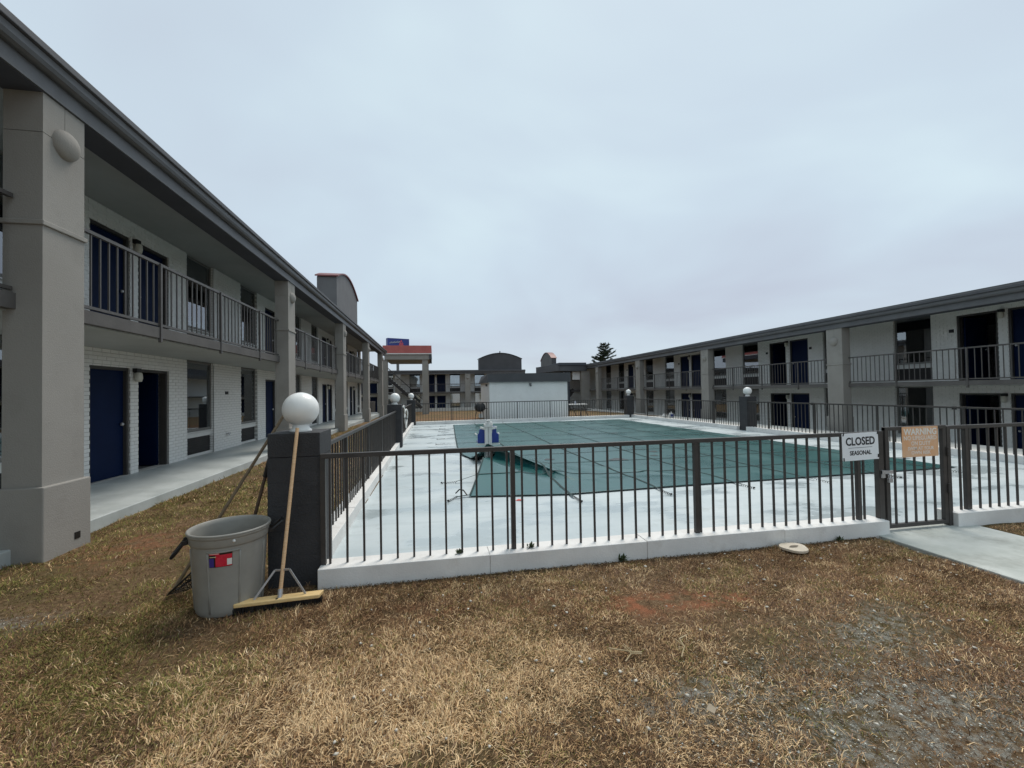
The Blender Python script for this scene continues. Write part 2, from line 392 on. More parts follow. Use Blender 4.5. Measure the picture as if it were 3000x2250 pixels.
def lawn_mat():
    M = bpy.data.materials.new('dry_lawn_soil'); M.use_nodes = True
    n, l = M.node_tree.nodes, M.node_tree.links; b = n['Principled BSDF']
    b.inputs['Roughness'].default_value = 0.95; b.inputs['Specular IOR Level'].default_value = 0.15
    t = n.new('ShaderNodeTexCoord')
    def noise(sc, d=5, r=0.65):
        q = n.new('ShaderNodeTexNoise'); q.inputs['Scale'].default_value = sc; q.inputs['Detail'].default_value = d
        q.inputs['Roughness'].default_value = r; l.new(t.outputs['Object'], q.inputs['Vector']); return q
    a = noise(28, 8); r1 = n.new('ShaderNodeValToRGB'); cr = r1.color_ramp
    cr.elements[0].position = 0.28; cr.elements[0].color = (0.065, 0.040, 0.023, 1)
    cr.elements[1].position = 0.75; cr.elements[1].color = (0.32, 0.23, 0.14, 1)
    e1 = cr.elements.new(0.5); e1.color = (0.175, 0.108, 0.058, 1)
    l.new(a.outputs['Fac'], r1.inputs['Fac'])
    c = noise(1.1, 4); mr = n.new('ShaderNodeMapRange'); mr.inputs['From Min'].default_value = 0.60; mr.inputs['From Max'].default_value = 0.74; mr.inputs['To Max'].default_value = 0.75
    l.new(c.outputs['Fac'], mr.inputs['Value'])
    m1 = n.new('ShaderNodeMix'); m1.data_type = 'RGBA'; m1.inputs['B'].default_value = (0.23, 0.115, 0.065, 1)
    l.new(mr.outputs[0], m1.inputs['Factor']); l.new(r1.outputs['Color'], m1.inputs['A'])
    g = noise(0.8, 4); mg = n.new('ShaderNodeMapRange'); mg.inputs['From Min'].default_value = 0.44; mg.inputs['From Max'].default_value = 0.62; mg.inputs['To Max'].default_value = 0.6
    mp = n.new('ShaderNodeMapping'); mp.inputs['Location'].default_value = (31, 7, 2); l.new(t.outputs['Object'], mp.inputs['Vector']); l.new(mp.outputs[0], g.inputs['Vector'])
    l.new(g.outputs['Fac'], mg.inputs['Value'])
    m2 = n.new('ShaderNodeMix'); m2.data_type = 'RGBA'; m2.inputs['B'].default_value = (0.085, 0.082, 0.03, 1)
    l.new(mg.outputs[0], m2.inputs['Factor']); l.new(m1.outputs['Result'], m2.inputs['A'])
    pa_ = n.new('ShaderNodeAttribute'); pa_.attribute_name = 'patch'; sp_ = n.new('ShaderNodeSeparateColor'); l.new(pa_.outputs['Color'], sp_.inputs[0])
    fine = noise(170, 5, .75); r3 = n.new('ShaderNodeValToRGB'); r3.color_ramp.elements[0].position = .35; r3.color_ramp.elements[0].color = (.12, .105, .08, 1)
    r3.color_ramp.elements[1].position = .68; r3.color_ramp.elements[1].color = (.52, .51, .45, 1); l.new(fine.outputs['Fac'], r3.inputs['Fac'])
    m3 = n.new('ShaderNodeMix'); m3.data_type = 'RGBA'; bg = noise(8, 6, .7); bgr = n.new('ShaderNodeMapRange'); bgr.inputs['From Min'].default_value = .42; bgr.inputs['From Max'].default_value = .60; l.new(bg.outputs['Fac'], bgr.inputs['Value'])
    mg2 = n.new('ShaderNodeMath'); mg2.operation = 'MULTIPLY'; l.new(sp_.outputs['Green'], mg2.inputs[0]); l.new(bgr.outputs[0], mg2.inputs[1]); l.new(mg2.outputs[0], m3.inputs['Factor']); l.new(m2.outputs['Result'], m3.inputs['A']); m3.inputs['B'].default_value = (.34, .135, .07, 1)
    m4 = n.new('ShaderNodeMix'); m4.data_type = 'RGBA'; bk = noise(17, 6, .7); bkr = n.new('ShaderNodeMapRange'); bkr.inputs['From Min'].default_value = .44; bkr.inputs['From Max'].default_value = .60; l.new(bk.outputs['Fac'], bkr.inputs['Value'])
    mu = n.new('ShaderNodeMath'); mu.operation = 'MULTIPLY'; mu.use_clamp = True; l.new(sp_.outputs['Red'], mu.inputs[0]); l.new(bkr.outputs[0], mu.inputs[1]); l.new(mu.outputs[0], m4.inputs['Factor']); l.new(m3.outputs['Result'], m4.inputs['A']); l.new(r3.outputs['Color'], m4.inputs['B'])
    l.new(m4.outputs['Result'], b.inputs['Base Color'])
    bb = noise(60, 8, 0.7); bp = n.new('ShaderNodeBump'); bp.inputs['Strength'].default_value = 0.9; bp.inputs['Distance'].default_value = 0.03
    l.new(bb.outputs['Fac'], bp.inputs['Height']); l.new(bp.outputs[0], b.inputs['Normal'])
    return M
M_LAWN = lawn_mat()
def gmask(x, y):
    g = lambda cx, cy, sx, sy: np.exp(-((x - cx) / sx) ** 2 - ((y - cy) / sy) ** 2)
    return np.clip(1.25 * g(2.2, 1.65, .85, .42) + .9 * g(2.66, 2.27, .22, .12) + .8 * g(1.3, 2.02, .38, .16) + .8 * g(-2.95, 3.6, .4, .12) + .5 * g(2.9, 2.45, .5, .3), 0, 1)
def rmask(x, y):
    g = lambda cx, cy, sx, sy: np.exp(-((x - cx) / sx) ** 2 - ((y - cy) / sy) ** 2)
    return np.clip(1.2 * g(1.53, 2.94, .36, .16) + 1.2 * g(2.07, 2.9, .32, .13) + .8 * g(.85, 3.15, .35, .14) + .8 * g(3.15, 2.0, .25, .12) + .7 * g(-.1, 3.2, .4, .12) + .6 * g(-3.2, 5.2, .5, .6) + .8 * g(3, 27, 4, 1.2), 0, 1)
q_ = fbm(V[:, 0] * 5, V[:, 1] * 5, 91)
at = me.attributes.new('patch', 'FLOAT_COLOR', 'POINT')
at.data.foreach_set('color', np.column_stack([np.clip(gmask(V[:, 0], V[:, 1]) * (.5 + q_), 0, 1), np.clip(rmask(V[:, 0], V[:, 1]) * (.45 + q_ * 1.1), 0, 1), np.zeros(len(V)), np.ones(len(V))]).astype(np.float32).ravel())
o = link('lawn', me, M_LAWN, smooth='all'); o['kind'] = 'structure'
g = MB(); g.v = [(-1500, -1500, -0.9), (1500, -1500, -0.9), (1500, 1500, -0.9), (-1500, 1500, -0.9)]; g.f = [(0, 1, 2, 3)]
o = g.build('ground', mat('far_ground', (0.15, 0.12, 0.07), (0.22, 0.18, 0.10), 0.95, 0.05)); o['kind'] = 'structure'

# pool deck with the pool sunk into it
POOL = (1.15, 9.15, 6.85, 20.35)
dk = MB()
X0, X1, Y0, Y1 = -1.0, 11.2, 3.9, 22.85
px0, px1, py0, py1 = POOL
dk.v = [(X0, Y0, 0), (X1, Y0, 0), (X1, Y1, 0), (X0, Y1, 0), (px0, py0, 0), (px1, py0, 0), (px1, py1, 0), (px0, py1, 0)]
dk.f = [(0, 1, 5, 4), (1, 2, 6, 5), (2, 3, 7, 6), (3, 0, 4, 7)]
o = dk.build('pool_deck', M_DECK, recalc=False); o['kind'] = 'structure'
pl = MB()
pl.v = [(px0, py0, 0), (px1, py0, 0), (px1, py1, 0), (px0, py1, 0), (px0, py0, -1.4), (px1, py0, -1.4), (px1, py1, -1.4), (px0, py1, -1.4)]
pl.f = [(0, 4, 5, 1), (1, 5, 6, 2), (2, 6, 7, 3), (3, 7, 4, 0), (4, 7, 6, 5)]
o = pl.build('pool_basin', M_WHITE, recalc=False); o['kind'] = 'structure'
pa = MB(); pa.box(4.52, -6, -0.12, 5.86, 3.905, 0.008)
o = pa.build('path', M_PATH, bevel=0.01); o['kind'] = 'structure'

ap = MB(); ap.box(11.39, 4, -.3, 13.295, 22.6, .045)
o = ap.build('pavement', mat('pale_apron', (.50, .50, .47), (.60, .60, .57), .7, 2, .2, 60)); o['kind'] = 'structure'

# ================================================================== motel wings
def col_mesh_parts(P, u0, u1, z0, zpl, zcol, zboss, ztop, parent, w=0.33):
    """shaft cut into stucco panels by thin joints, with plinth, collar and boss"""
    uc = (u0 + u1) / 2; g = 0.006
    s = MB()
    s.mbox(P, (u0 + .012, .012, zpl), (u1 - .012, w - .004, ztop))
    s.mbox(P, (u0, 0, zpl), (u1, w, zcol)); s.mbox(P, (u0, 0, zcol + .05), (u1, w, zboss - g))
    s.mbox(P, (u0, 0, zboss), (uc - g / 2, w, ztop)); s.mbox(P, (uc + g / 2, 0, zboss), (u1, w, ztop))
    c = s.build('column', M_COL, parent)
    q = MB(); q.mbox(P, (u0 - .04, -.04, z0), (u1 + .04, w + .03, zpl)); q.build('plinth', M_COL, c, bevel=0.012)
    q = MB(); q.mbox(P, (u0 - .022, -.022, zcol), (u1 + .022, w + .02, zcol + .05)); q.build('collar', M_COL, c, bevel=0.008)
    q = MB(); prof = [(max(1e-4, .152 * math.cos(t)), .10 * math.sin(t)) for t in np.linspace(0, math.pi / 2, 9)]
    b = MB(); n = 24
    for r, h in prof:
        for k in range(n):
            t = 2 * math.pi * k / n
            b.v.append(P(uc + r * math.cos(t), -h, zboss + r * math.sin(t)))
    for i in range(len(prof) - 1):
        for k in range(n):
            k2 = (k + 1) % n; b.f.append((i * n + k, i * n + k2, (i + 1) * n + k2, (i + 1) * n + k))
    b.build('round_boss', M_COL, c, smooth='all')

def voxel_wall(P, us, zs, solid, d0, d1):
    s = MB(); idx = {}
    def vi(i, j, k):
        key = (i, j, k)
        if key not in idx:
            idx[key] = len(s.v); s.v.append(P(us[i], d0 if k == 0 else d1, zs[j]))
        return idx[key]
    A, B = len(us) - 1, len(zs) - 1
    S = lambda i, j: 0 <= i < A and 0 <= j < B and solid(i, j)
    for i in range(A):
        for j in range(B):
            if not S(i, j): continue
            for k in (0, 1): s.f.append((vi(i, j, k), vi(i + 1, j, k), vi(i + 1, j + 1, k), vi(i, j + 1, k)))
            if not S(i - 1, j): s.f.append((vi(i, j, 0), vi(i, j + 1, 0), vi(i, j + 1, 1), vi(i, j, 1)))
            if not S(i + 1, j): s.f.append((vi(i + 1, j, 0), vi(i + 1, j + 1, 0), vi(i + 1, j + 1, 1), vi(i + 1, j, 1)))
            if not S(i, j - 1): s.f.append((vi(i, j, 0), vi(i + 1, j, 0), vi(i + 1, j, 1), vi(i, j, 1)))
            if not S(i, j + 1): s.f.append((vi(i, j + 1, 0), vi(i + 1, j + 1, 0), vi(i + 1, j + 1, 1), vi(i, j + 1, 1)))
    return s

SHARED = {}
def shared_box(key, sx, sy, sz, bev=0.0):
    if key not in SHARED:
        SHARED[key] = MB().box(-sx / 2, -sy / 2, 0, sx / 2, sy / 2, sz).mesh(key)
    return SHARED[key]

def railing(P, ua, ub, d, z0, z1, zpost, parent, posts, along, step=0.145, matl=None):
    """balcony railing: two rails, posts and single balusters"""
    matl = matl or M_RAILR
    r = MB(); r.mbox(P, (ua, d - .022, z1 - .04), (ub, d + .022, z1))
    rl = r.build('balcony_railing', matl, parent)
    r = MB(); r.mbox(P, (ua, d - .018, z0), (ub, d + .018, z0 + .035)); r.build('bottom_rail', matl, rl)
    for u in posts:
        r = MB(); r.mbox(P, (u - .02, d - .045, zpost), (u + .02, d - .005, z1 - .01)); r.build('post', matl, rl)
    h = z1 - z0 - .075
    me = shared_box('baluster_%.3f' % h, .017, .017, h)
    n = int((ub - ua) / step)
    for k in range(1, n):
        u = ua + (ub - ua) * k / n
        if min([abs(u - p) for p in posts] + [9]) < .05: continue
        put('baluster', me, matl, P(u, d, z0 + .035), rl)

def curtain(P, u0, u1, d, z0, z1, parent, folds=7, seed=0):
    s = MB(); n = folds * 6; rr = random.Random(seed)
    ph = rr.random() * 6
    for k in range(n + 1):
        u = u0 + (u1 - u0) * k / n
        dd = d + .022 * math.sin(k * 2 * math.pi / 6 + ph) + .01 * math.sin(k * .9 + ph)
        s.v.append(P(u, dd, z0)); s.v.append(P(u, dd, z1))
    for k in range(n): s.f.append((2 * k, 2 * k + 2, 2 * k + 3, 2 * k + 1))
    s.build('curtain', M_CURT, parent, smooth='all', recalc=False)

FULL, COURSE = 0.203, 0.0677
def brick_list(u0, u1, z0, z1, holes):
    out = []
    nz = int((z1 - z0) / COURSE)
    for j in range(nz):
        za = z0 + j * COURSE; zb = za + COURSE - .009
        u = math.floor(u0 / FULL) * FULL + (FULL / 2 if j % 2 else 0)
        while u < u1:
            segs = [(max(u, u0), min(u + FULL - .009, u1))]
            for (ha, hb, hz0, hz1) in holes:
                if zb <= hz0 or za >= hz1: continue
                ns = []
                for a, b in segs:
                    if b <= ha or a >= hb: ns.append((a, b)); continue
                    if a < ha: ns.append((a, ha))
                    if b > hb: ns.append((hb, b))
                segs = ns
            for a, b in segs:
                if b - a > .03: out.append((a, b, za, zb))
            u += FULL
    return out

def wing(name, label, P, axis, u0, u1, L, cols, pairs, wins, walk_u, rails, opens=(), bricks=None, single_bricks=None, curtains=None, muntin=None, plates=True, gz=-0.1):
    root = thing(name, label, 'building', P((u0 + u1) / 2, 2, L['zf']))
    WD, RD = 1.85, 0.065
    bm_ = M_BRICKY if axis == 'Y' else M_BRICKX
    doors = []
    for c in pairs: doors += [(c - 1.08, c - .11), (c + .11, c + 1.08)]
    floors = [('low', L['zf'], L['sb'] - .004), ('up', L['st'], L['ce'] - .004)]
    for fl, zf, zc in floors:
        dt = zf + 2.0
        us = sorted(set([u0, u1] + [x for d in doors for x in d if u0 < x < u1] + [x for w in wins for x in w if u0 < x < u1]))
        zs = [zf - (0.3 if fl == 'low' else 0.0), zf + .002, dt, zc]
        if fl == 'up': zs = [zf - .02, zf + .002, dt, zc]
        def solid(i, j):
            uc = (us[i] + us[i + 1]) / 2
            for a, b in doors:
                if a < uc < b: return j != 1
            for a, b in wins:
                if a < uc < b: return j == 0
            return True
        voxel_wall(P, us, zs, solid, WD + .008, WD + .21).build('wall', bm_, root)
        for k, (a, b) in enumerate(doors):
            if not (u0 < a and b < u1): continue
            is_open = (fl, round((a + b) / 2, 1)) in opens
            f = MB(); fw = .055
            f.mbox(P, (a, WD + .03, zf), (a + fw, WD + .16, dt)); f.mbox(P, (b - fw, WD + .03, zf), (b, WD + .16, dt))
            f.mbox(P, (a, WD + .032, dt - fw), (b, WD + .158, dt + .002))
            if is_open:
                p = MB(); p.mbox(P, (b - fw - .05, WD + .17, zf + .01), (b - fw - .008, WD + 1.03, dt - fw - .01))
                hl = P(b - fw - .06, WD + .95, zf + .95)
            else:
                p = MB(); p.mbox(P, (a + fw, WD + .09, zf + .01), (b - fw, WD + .13, dt - fw))
                hl = P((a + fw + .07) if k % 2 else (b - fw - .07), WD + .06, zf + .95)
            d = p.build('door', M_DOOR, root)
            f.build('door_frame', M_DFRAME, d)
            MB().sphere(hl, .032, 10, 6).build('handle', M_STEEL, d, smooth='all')
            if plates:
                un = a - .13 if k % 2 == 0 else b + .13
                s = MB(); s.mbox(P, (un - .06, WD - .022, zf + 1.50), (un + .06, WD - .002, zf + 1.60)); s.build('number_plate', M_BLACK, root)
        for c in pairs:
            if not (u0 < c < u1): continue
            s = MB(); s.mbox(P, (c - .06, WD - .08, zf + 1.92), (c + .06, WD - .002, zf + 2.0)); wl_ = s.build('wall_light', M_BLACK, root)
            q = P(c, WD - .07, zf + 1.83)
            MB().lathe([(.001, q[2] - .09), (.05, q[2] - .085), (.065, q[2] - .02), (.06, q[2] + .07), (.045, q[2] + .088)], q[0], q[1], 14).build('lamp_glass', M_LAMP, wl_, smooth='all')
        for k, (a, b) in enumerate(wins):
            if not (u0 < a and b < u1): continue
            d = WD + RD
            f = MB(); fw = .05
            zt = zc - .01; zg = zf + .63
            f.mbox(P, (a, d, zg - .03), (a + fw, d + .06, zt)); f.mbox(P, (b - fw, d, zg - .03), (b, d + .06, zt))
            f.mbox(P, (a, d + .002, zt - fw), (b, d + .058, zt)); f.mbox(P, (a, d + .002, zg - .028), (b, d + .058, zg + .03))
            w = f.build('window', M_WFRAME, root)
            s = MB(); s.mbox(P, (a, d - .001, zf + .46), (b, d + .10, zg - .032)); s.mbox(P, (a, d - .045, zf + .575), (b, d + .10, zg - .034))
            s.build('sill', M_SILL, w)
            s = MB(); s.mbox(P, (a + fw, d + .02, zg + .03), (b - fw, d + .026, zt - fw)); s.build('pane', M_GLASS, w)
            s = MB(); s.mbox(P, (a, d + .0, zf + .002), (b, d + .10, zf + .06)); s.build('base_board', M_SILL, w)
            s = MB(); s.mbox(P, (a + .02, d + .03, zf + .062), (b - .02, d + .10, zf + .458))
            for q in range(7): s.mbox(P, (a + .03, d + .012, zf + .085 + q * .052), (b - .03, d + .028, zf + .10 + q * .052))
            s.build('heater_grille', M_GRILLE, w)
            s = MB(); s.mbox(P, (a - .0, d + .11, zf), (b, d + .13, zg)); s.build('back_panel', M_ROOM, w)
            hw = (curtains or {}).get((fl, k), 0.42 if (k * 7 + len(fl)) % 3 else 0.75)
            if hw > 0:
                if (k % 2) == 0: ca, cb = b - fw - (b - a) * hw, b - fw
                else: ca, cb = a + fw, a + fw + (b - a) * hw
                ct = zg + (zt - zg) * .42 if hw > .9 else zt - .02
                curtain(P, ca, cb, d + .085, zg - .05, ct, w, folds=max(3, int(8 * hw)), seed=k * 3 + len(fl))
            if muntin and (fl, k) == muntin:
                s = MB()
                for q in (1, 2): uu = a + fw + (b - a - 2 * fw) * q / 3; s.mbox(P, (uu - .01, d + .03, zg + .03), (uu + .01, d + .045, zt - fw))
                for q in range(1, 5): zz = zg + .03 + (zt - fw - zg) * q / 5.6; s.mbox(P, (a + fw, d + .031, zz - .01), (b - fw, d + .044, zz + .01))
                s.build('glazing_bars', M_TRIM2, w)
        # bricks in front of the mortar plane
        if bricks:
            ba, bb = bricks
            holes = [(a, b, zf - 1, dt) for a, b in doors] + [(a, b, zf - 1, 99) for a, b in wins]
            lst = brick_list(ba, bb, zf + .004, zc - .03, holes)
            singles = []
            if single_bricks and single_bricks[0] == fl:
                lst.sort(key=lambda t: (t[0] < single_bricks[1], t[0]))
                singles = [t for t in lst if abs(t[1] - t[0] - (FULL - .009)) < 1e-3][:300]
                ss = set(singles); lst = [t for t in lst if t not in ss]
                p, q = P(0, 0, 0), P(FULL - .009, .02, COURSE - .009)
                bme = MB().box(*p, *q); bme.v = [(x - p[0], y - p[1], z - p[2]) for x, y, z in bme.v]
                bme = bme.mesh('brick')
                for t in singles:
                    dz = random.uniform(-.0012, .0012)
                    put('brick', bme, M_BRICK, P(t[0], WD + random.uniform(-.0015, .0015), t[2] + dz), root)
            s = MB()
            for t in lst:
                e = random.uniform(-.0015, .0015)
                s.mbox(P, (t[0], WD + e, t[2]), (t[1], WD + .02, t[3]))
            s.build('brickwork', M_BRICK, root, kind='stuff', recalc=False)
    # slabs, soffits, roof and eaves
    s = MB(); s.mbox(P, (u0, .22, L['sb'] + .004), (u1, WD + .009, L['st'])); s.build('balcony_slab', M_SLAB, root)
    s = MB(); s.mbox(P, (u0, .30, L['sb'] - .012), (u1, WD + .007, L['sb'] + .002)); s.build('balcony_soffit', M_SOFF, root)
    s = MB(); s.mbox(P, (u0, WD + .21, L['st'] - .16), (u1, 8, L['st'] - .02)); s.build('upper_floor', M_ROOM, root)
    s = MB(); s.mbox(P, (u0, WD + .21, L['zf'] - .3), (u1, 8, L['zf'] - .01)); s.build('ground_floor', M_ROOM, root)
    s = MB(); s.mbox(P, (u0, 7.99, L['zf'] - .3), (u1, 8.2, L['ce'] + .1)); s.build('back_wall', bm_, root)
    for uu in (u0, u1 - .2):
        s = MB(); s.mbox(P, (uu, WD + .215, L['zf'] - .28), (uu + .2, 7.985, L['ce'] - .006)); s.build('end_wall', bm_, root)
    fb = L['fb']
    s = MB(); s.mbox(P, (u0 - .05, .0, fb), (u1 + .05, .34, L['ce'] + .05)); s.build('eave_beam', M_BEAM, root)
    s = MB(); s.mbox(P, (u0, .345, L['ce']), (u1, 8.0, L['ce'] + .05)); s.build('ceiling', M_SOFF, root)
    s = MB(); s.mbox(P, (u0 - .06, -.025, fb + .005), (u1 + .06, -.002, fb + .24)); s.build('fascia', M_TRIM, root)
    s = MB()
    n = 8
    gpts = [(-.03, fb + .175), (-.07, fb + .17), (-.105, fb + .185), (-.125, fb + .22), (-.125, fb + .27), (-.13, fb + .285), (-.03, fb + .285)]
    for uu in (u0 - .06, u1 + .06):
        for d_, z_ in gpts: s.v.append(P(uu, d_, z_))
    K = len(gpts)
    for k in range(K): k2 = (k + 1) % K; s.f.append((k, k2, K + k2, K + k))
    s.f.append(tuple(range(K))); s.f.append(tuple(range(K, 2 * K))[::-1])
    s.build('gutter', M_TRIM, root)
    s = MB(); s.mbox(P, (u0 - .08, -.165, fb + .292), (u1 + .08, -.02, fb + .365)); s.build('drip_edge', M_TRIM2, root, bevel=.008)
    s = MB(); s.mbox(P, (u0 - .05, -.10, fb + .37), (u1 + .05, 8.3, fb + .42)); s.build('roof', M_ROOF, root)
    s = MB()
    for a, b in walk_u: s.mbox(P, (a, .22, gz), (b, WD + .007, L['zf']))
    s.build('walkway', M_WALK, root, bevel=.012)
    for a, b in cols:
        col_mesh_parts(P, a, b, gz - .1, L['zpl'], L['zc'], L['zb'], fb + .003, root)
    for ua, ub, ps in rails:
        railing(P, ua, ub, .25, L['rb'], L['rt'], L['sb'] - .06, root, ps, axis)
    return root

PL = lambda u, d, z: (-3.78 - d, u, z)
PR = lambda u, d, z: (14.0 + d, u, z)
PF = lambda u, d, z: (u, 47.0 + d, z)
LL = dict(zf=.135, sb=2.45, st=2.61, fb=4.62, ce=4.95, zpl=.71, zc=3.29, zb=4.225, rb=2.635, rt=3.58)
colsL = [(-2.1, -1.55), (4.95, 5.46), (12.2, 12.76), (19.2, 19.8), (26.2, 26.8), (33.1, 33.7)]
railsL = [(-1.5, 4.93, [.3, 2.13]), (5.48, 12.18, [7.2, 9.04, 10.9]), (12.78, 19.18, [14.5, 16.3, 18.1]), (19.82, 26.18, [21.5, 23.3, 25.0]), (26.82, 33.08, [28.6, 30.3, 32.0])]
left = wing('motel_wing', 'two storey grey and white motel wing with navy doors, closest, beside the bin', PL, 'Y', -7.5, 35.3, LL, colsL,
     [9.33, 16.87, 24.4, 31.7], [(6.3, 7.5), (11.1, 12.33), (13.93, 15.12), (18.6, 19.8), (21.4, 22.55), (26.15, 27.3), (28.9, 30.05), (33.65, 34.75)],
     [(-7.5, 35.3)], railsL, opens={('low', 9.9), ('low', 17.5), ('low', 24.9)}, bricks=(5.6, 27.0), single_bricks=('low', 9.2), muntin=('low', 1), plates=False,
     curtains={('low', 1): .70, ('low', 2): .45, ('up', 1): .35, ('up', 2): .3})
s = MB(); s.mbox(PL, (5.28, -.046, .09), (5.35, -.0385, .16)); s.build('vent_hole', M_BLACK, left)
# small fittings on the brick between the two near windows
s = MB(); s.mbox(PL, (12.93, 1.825, 1.63), (13.07, 1.848, 1.71)); s.build('number_plate', M_BLACK, left)
s = MB(); s.tube([PL(12.97, 1.84, .55), PL(12.97, 1.78, .55), PL(12.97, 1.76, .51)], .016, 8); s.tube([PL(13.09, 1.84, .55), PL(13.09, 1.79, .55)], .02, 8); s.bar(PL(12.95, 1.785, .56), PL(13.1, 1.785, .56), .02, .02)
s.build('tap', M_STEEL, left)
LR = dict(zf=-.72, sb=1.525, st=1.66, fb=3.595, ce=3.92, zpl=.49, zc=2.31, zb=3.14, rb=1.685, rt=2.565)
colsR = [(5.0, 5.6), (12.51, 13.11), (19.9, 20.5), (27.36, 28.0), (34.95, 35.55)]
railsR = [(5.62, 12.49, [7.3, 9.14, 10.95]), (13.13, 19.88, [14.6, 16.5, 18.35]), (20.52, 27.34, [22.2, 24.0, 25.8]), (28.02, 34.93, [29.7, 31.5, 33.3])]
right = wing('motel_wing', 'two storey grey and white motel wing seen across the pool, behind the gate', PR, 'Y', 3.0, 60, LR, colsR,
     [9.33, 16.80, 24.32, 31.95], [(3.6, 4.75), (6.4, 7.55), (11.1, 12.25), (13.85, 15.0), (18.6, 19.72), (21.0, 22.15), (26.15, 27.3), (28.94, 30.08), (33.77, 34.95), (36.5, 37.7)],
     [(3.0, 60)], railsR, opens={('low', 17.4), ('up', 17.4), ('up', 9.9), ('low', 9.9)}, bricks=(8.0, 16.4), gz=-.95, curtains={('up', 2): .66, ('low', 2): .5, ('up', 4): .45, ('up', 5): .7})
LF = dict(zf=-.72, sb=1.535, st=1.67, fb=3.64, ce=3.95, zpl=.45, zc=2.33, zb=3.2, rb=1.69, rt=2.57)
far = wing('motel_wing', 'two storey motel wing closing the far end of the court behind the white pump house', PF, 'X', -10.5, 10.1, LF,
     [(-4.05, -3.46), (3.39, 3.98)], [.24, 7.7, -7.2], [(1.8, 2.97), (4.6, 5.75), (-2.65, -1.5), (-5.6, -4.4)],
     [(-10.5, 10.1)], [(-3.4, 3.35, [-1.7, 0.1, 1.9]), (4.0, 10, [5.7, 7.5, 9.2])], opens=set(), gz=-.95, plates=False)

# arched false gables on the roofs: parts of the wing they stand on
M_ARCH = mat('grey_gable_cladding', (0.115, 0.112, 0.115), (0.14, 0.138, 0.14), 0.65, 1.2, 0.1, 40)
M_ARCH2 = mat('dark_gable_cladding', (0.06, 0.06, 0.065), (0.075, 0.075, 0.08), 0.65, 1.2, 0.1, 40)
def arch(P, ua, ub, da, db, z0, zs, za, parent, matl, cap):
    n = 16; s = MB(); c = MB()
    pts = [(ua, z0)] + [(ua + (ub - ua) * k / n, zs + (za - zs) * math.sin(math.pi * k / n) ** .85) for k in range(n + 1)] + [(ub, z0)]
    for d in (da, db):
        for u, z in pts: s.v.append(P(u, d, z))
    K = len(pts)
    s.f += [tuple(range(K)), tuple(range(K, 2 * K))[::-1]] + [(k, (k + 1) % K, K + (k + 1) % K, K + k) for k in range(K)]
    t = s.build('roof_gable', matl, parent)
    top = pts[1:-1]
    e = .07
    for d in (da - e, db + e):
        for k, (u, z) in enumerate(top):
            uu = u + (-e if k == 0 else e if k == n else 0)
            c.v.append(P(uu, d, z + .008)); c.v.append(P(uu, d, z + .07))
    N = len(top)
    for k in range(N - 1):
        a = 2 * k; b = 2 * N + 2 * k
        c.f += [(a, a + 2, a + 3, a + 1), (b, b + 2, b + 3, b + 1), (a + 1, a + 3, b + 3, b + 1), (a, a + 2, b + 2, b)]
    c.f += [(0, 1, 2 * N + 1, 2 * N), (2 * N - 2, 2 * N - 1, 4 * N - 1, 4 * N - 2)]
    c.build('red_cap' if cap is M_REDCAP else 'cap', cap, t)
    return t
ga = arch(PL, 20.05, 25.25, .42, 1.25, 5.03, 6.83, 7.42, left, M_ARCH, M_REDCAP)
s = MB(); s.bar(PL(17.9, 1.6, 5.05), PL(20.05, .9, 5.75), .06, .06); s.build('brace', M_TRIM, ga)
gb = arch(PF, 5.0, 9.85, .4, 1.4, 4.04, 5.27, 5.93, far, M_ARCH2, M_ARCH2)
s = MB(); s.tube([PF(7.45, .9, 5.9), PF(7.45, .9, 6.22)], .06, 8); s.build('vent_pipe', M_TRIM2, gb)
arch(PR, 51.2, 56.6, .45, 1.05, 4.0, 5.65, 6.55, right, M_ARCH2, M_REDCAP)

# ================================================================== kerbs, fences, piers
def kerb(label, segs, gap=.0012):
    x0, y0 = segs[0][0], segs[0][1]
    t = thing('kerb', label, 'kerb', ((segs[0][0] + segs[-1][2]) / 2, (segs[0][1] + segs[-1][3]) / 2, 0), 'white kerbs round the pool deck')
    for i, (a, b, c, d) in enumerate(segs):
        q = MB(); zt = .15 + random.uniform(-.004, .004)
        gx = gap if abs(c - a) > abs(d - b) else 0; gy = gap if gx == 0 else 0
        q.box(a + gx, b + gy, -.16, c - gx, d - gy, zt)
        q.build('kerb_block', M_KERB, t, bevel=.006)
    return t
fx = [-.945, .46, 1.93, 3.40, 4.665]
kerb('white kerb under the front fence between the bin and the gate', [(fx[i], 3.70, fx[i + 1], 3.93) for i in range(4)])
rx = [5.61, 7.1, 8.6, 10.1, 11.2]
kerb('white kerb beginning at the hinge side of the gate', [(rx[i], 3.73, rx[i + 1], 3.95) for i in range(4)])
ly = list(np.linspace(4.22, 12.79, 7)); kerb('white kerb below the side fence running from the first to the second charcoal pier', [(-1.215, ly[i], -.99, ly[i + 1]) for i in range(6)])
ly = list(np.linspace(13.21, 21.64, 7)); kerb('white kerb below the fence with the white hose', [(-1.215, ly[i], -.99, ly[i + 1]) for i in range(6)])
def oblique(x): return 22.0 + .07 * (x + 1)
fxs = list(np.linspace(-.9, 10.85, 9))
t = thing('kerb', 'white kerb crossing the far end of the pool deck before the pump house', 'kerb', (5, 22.4, 0), 'white kerbs round the pool deck')
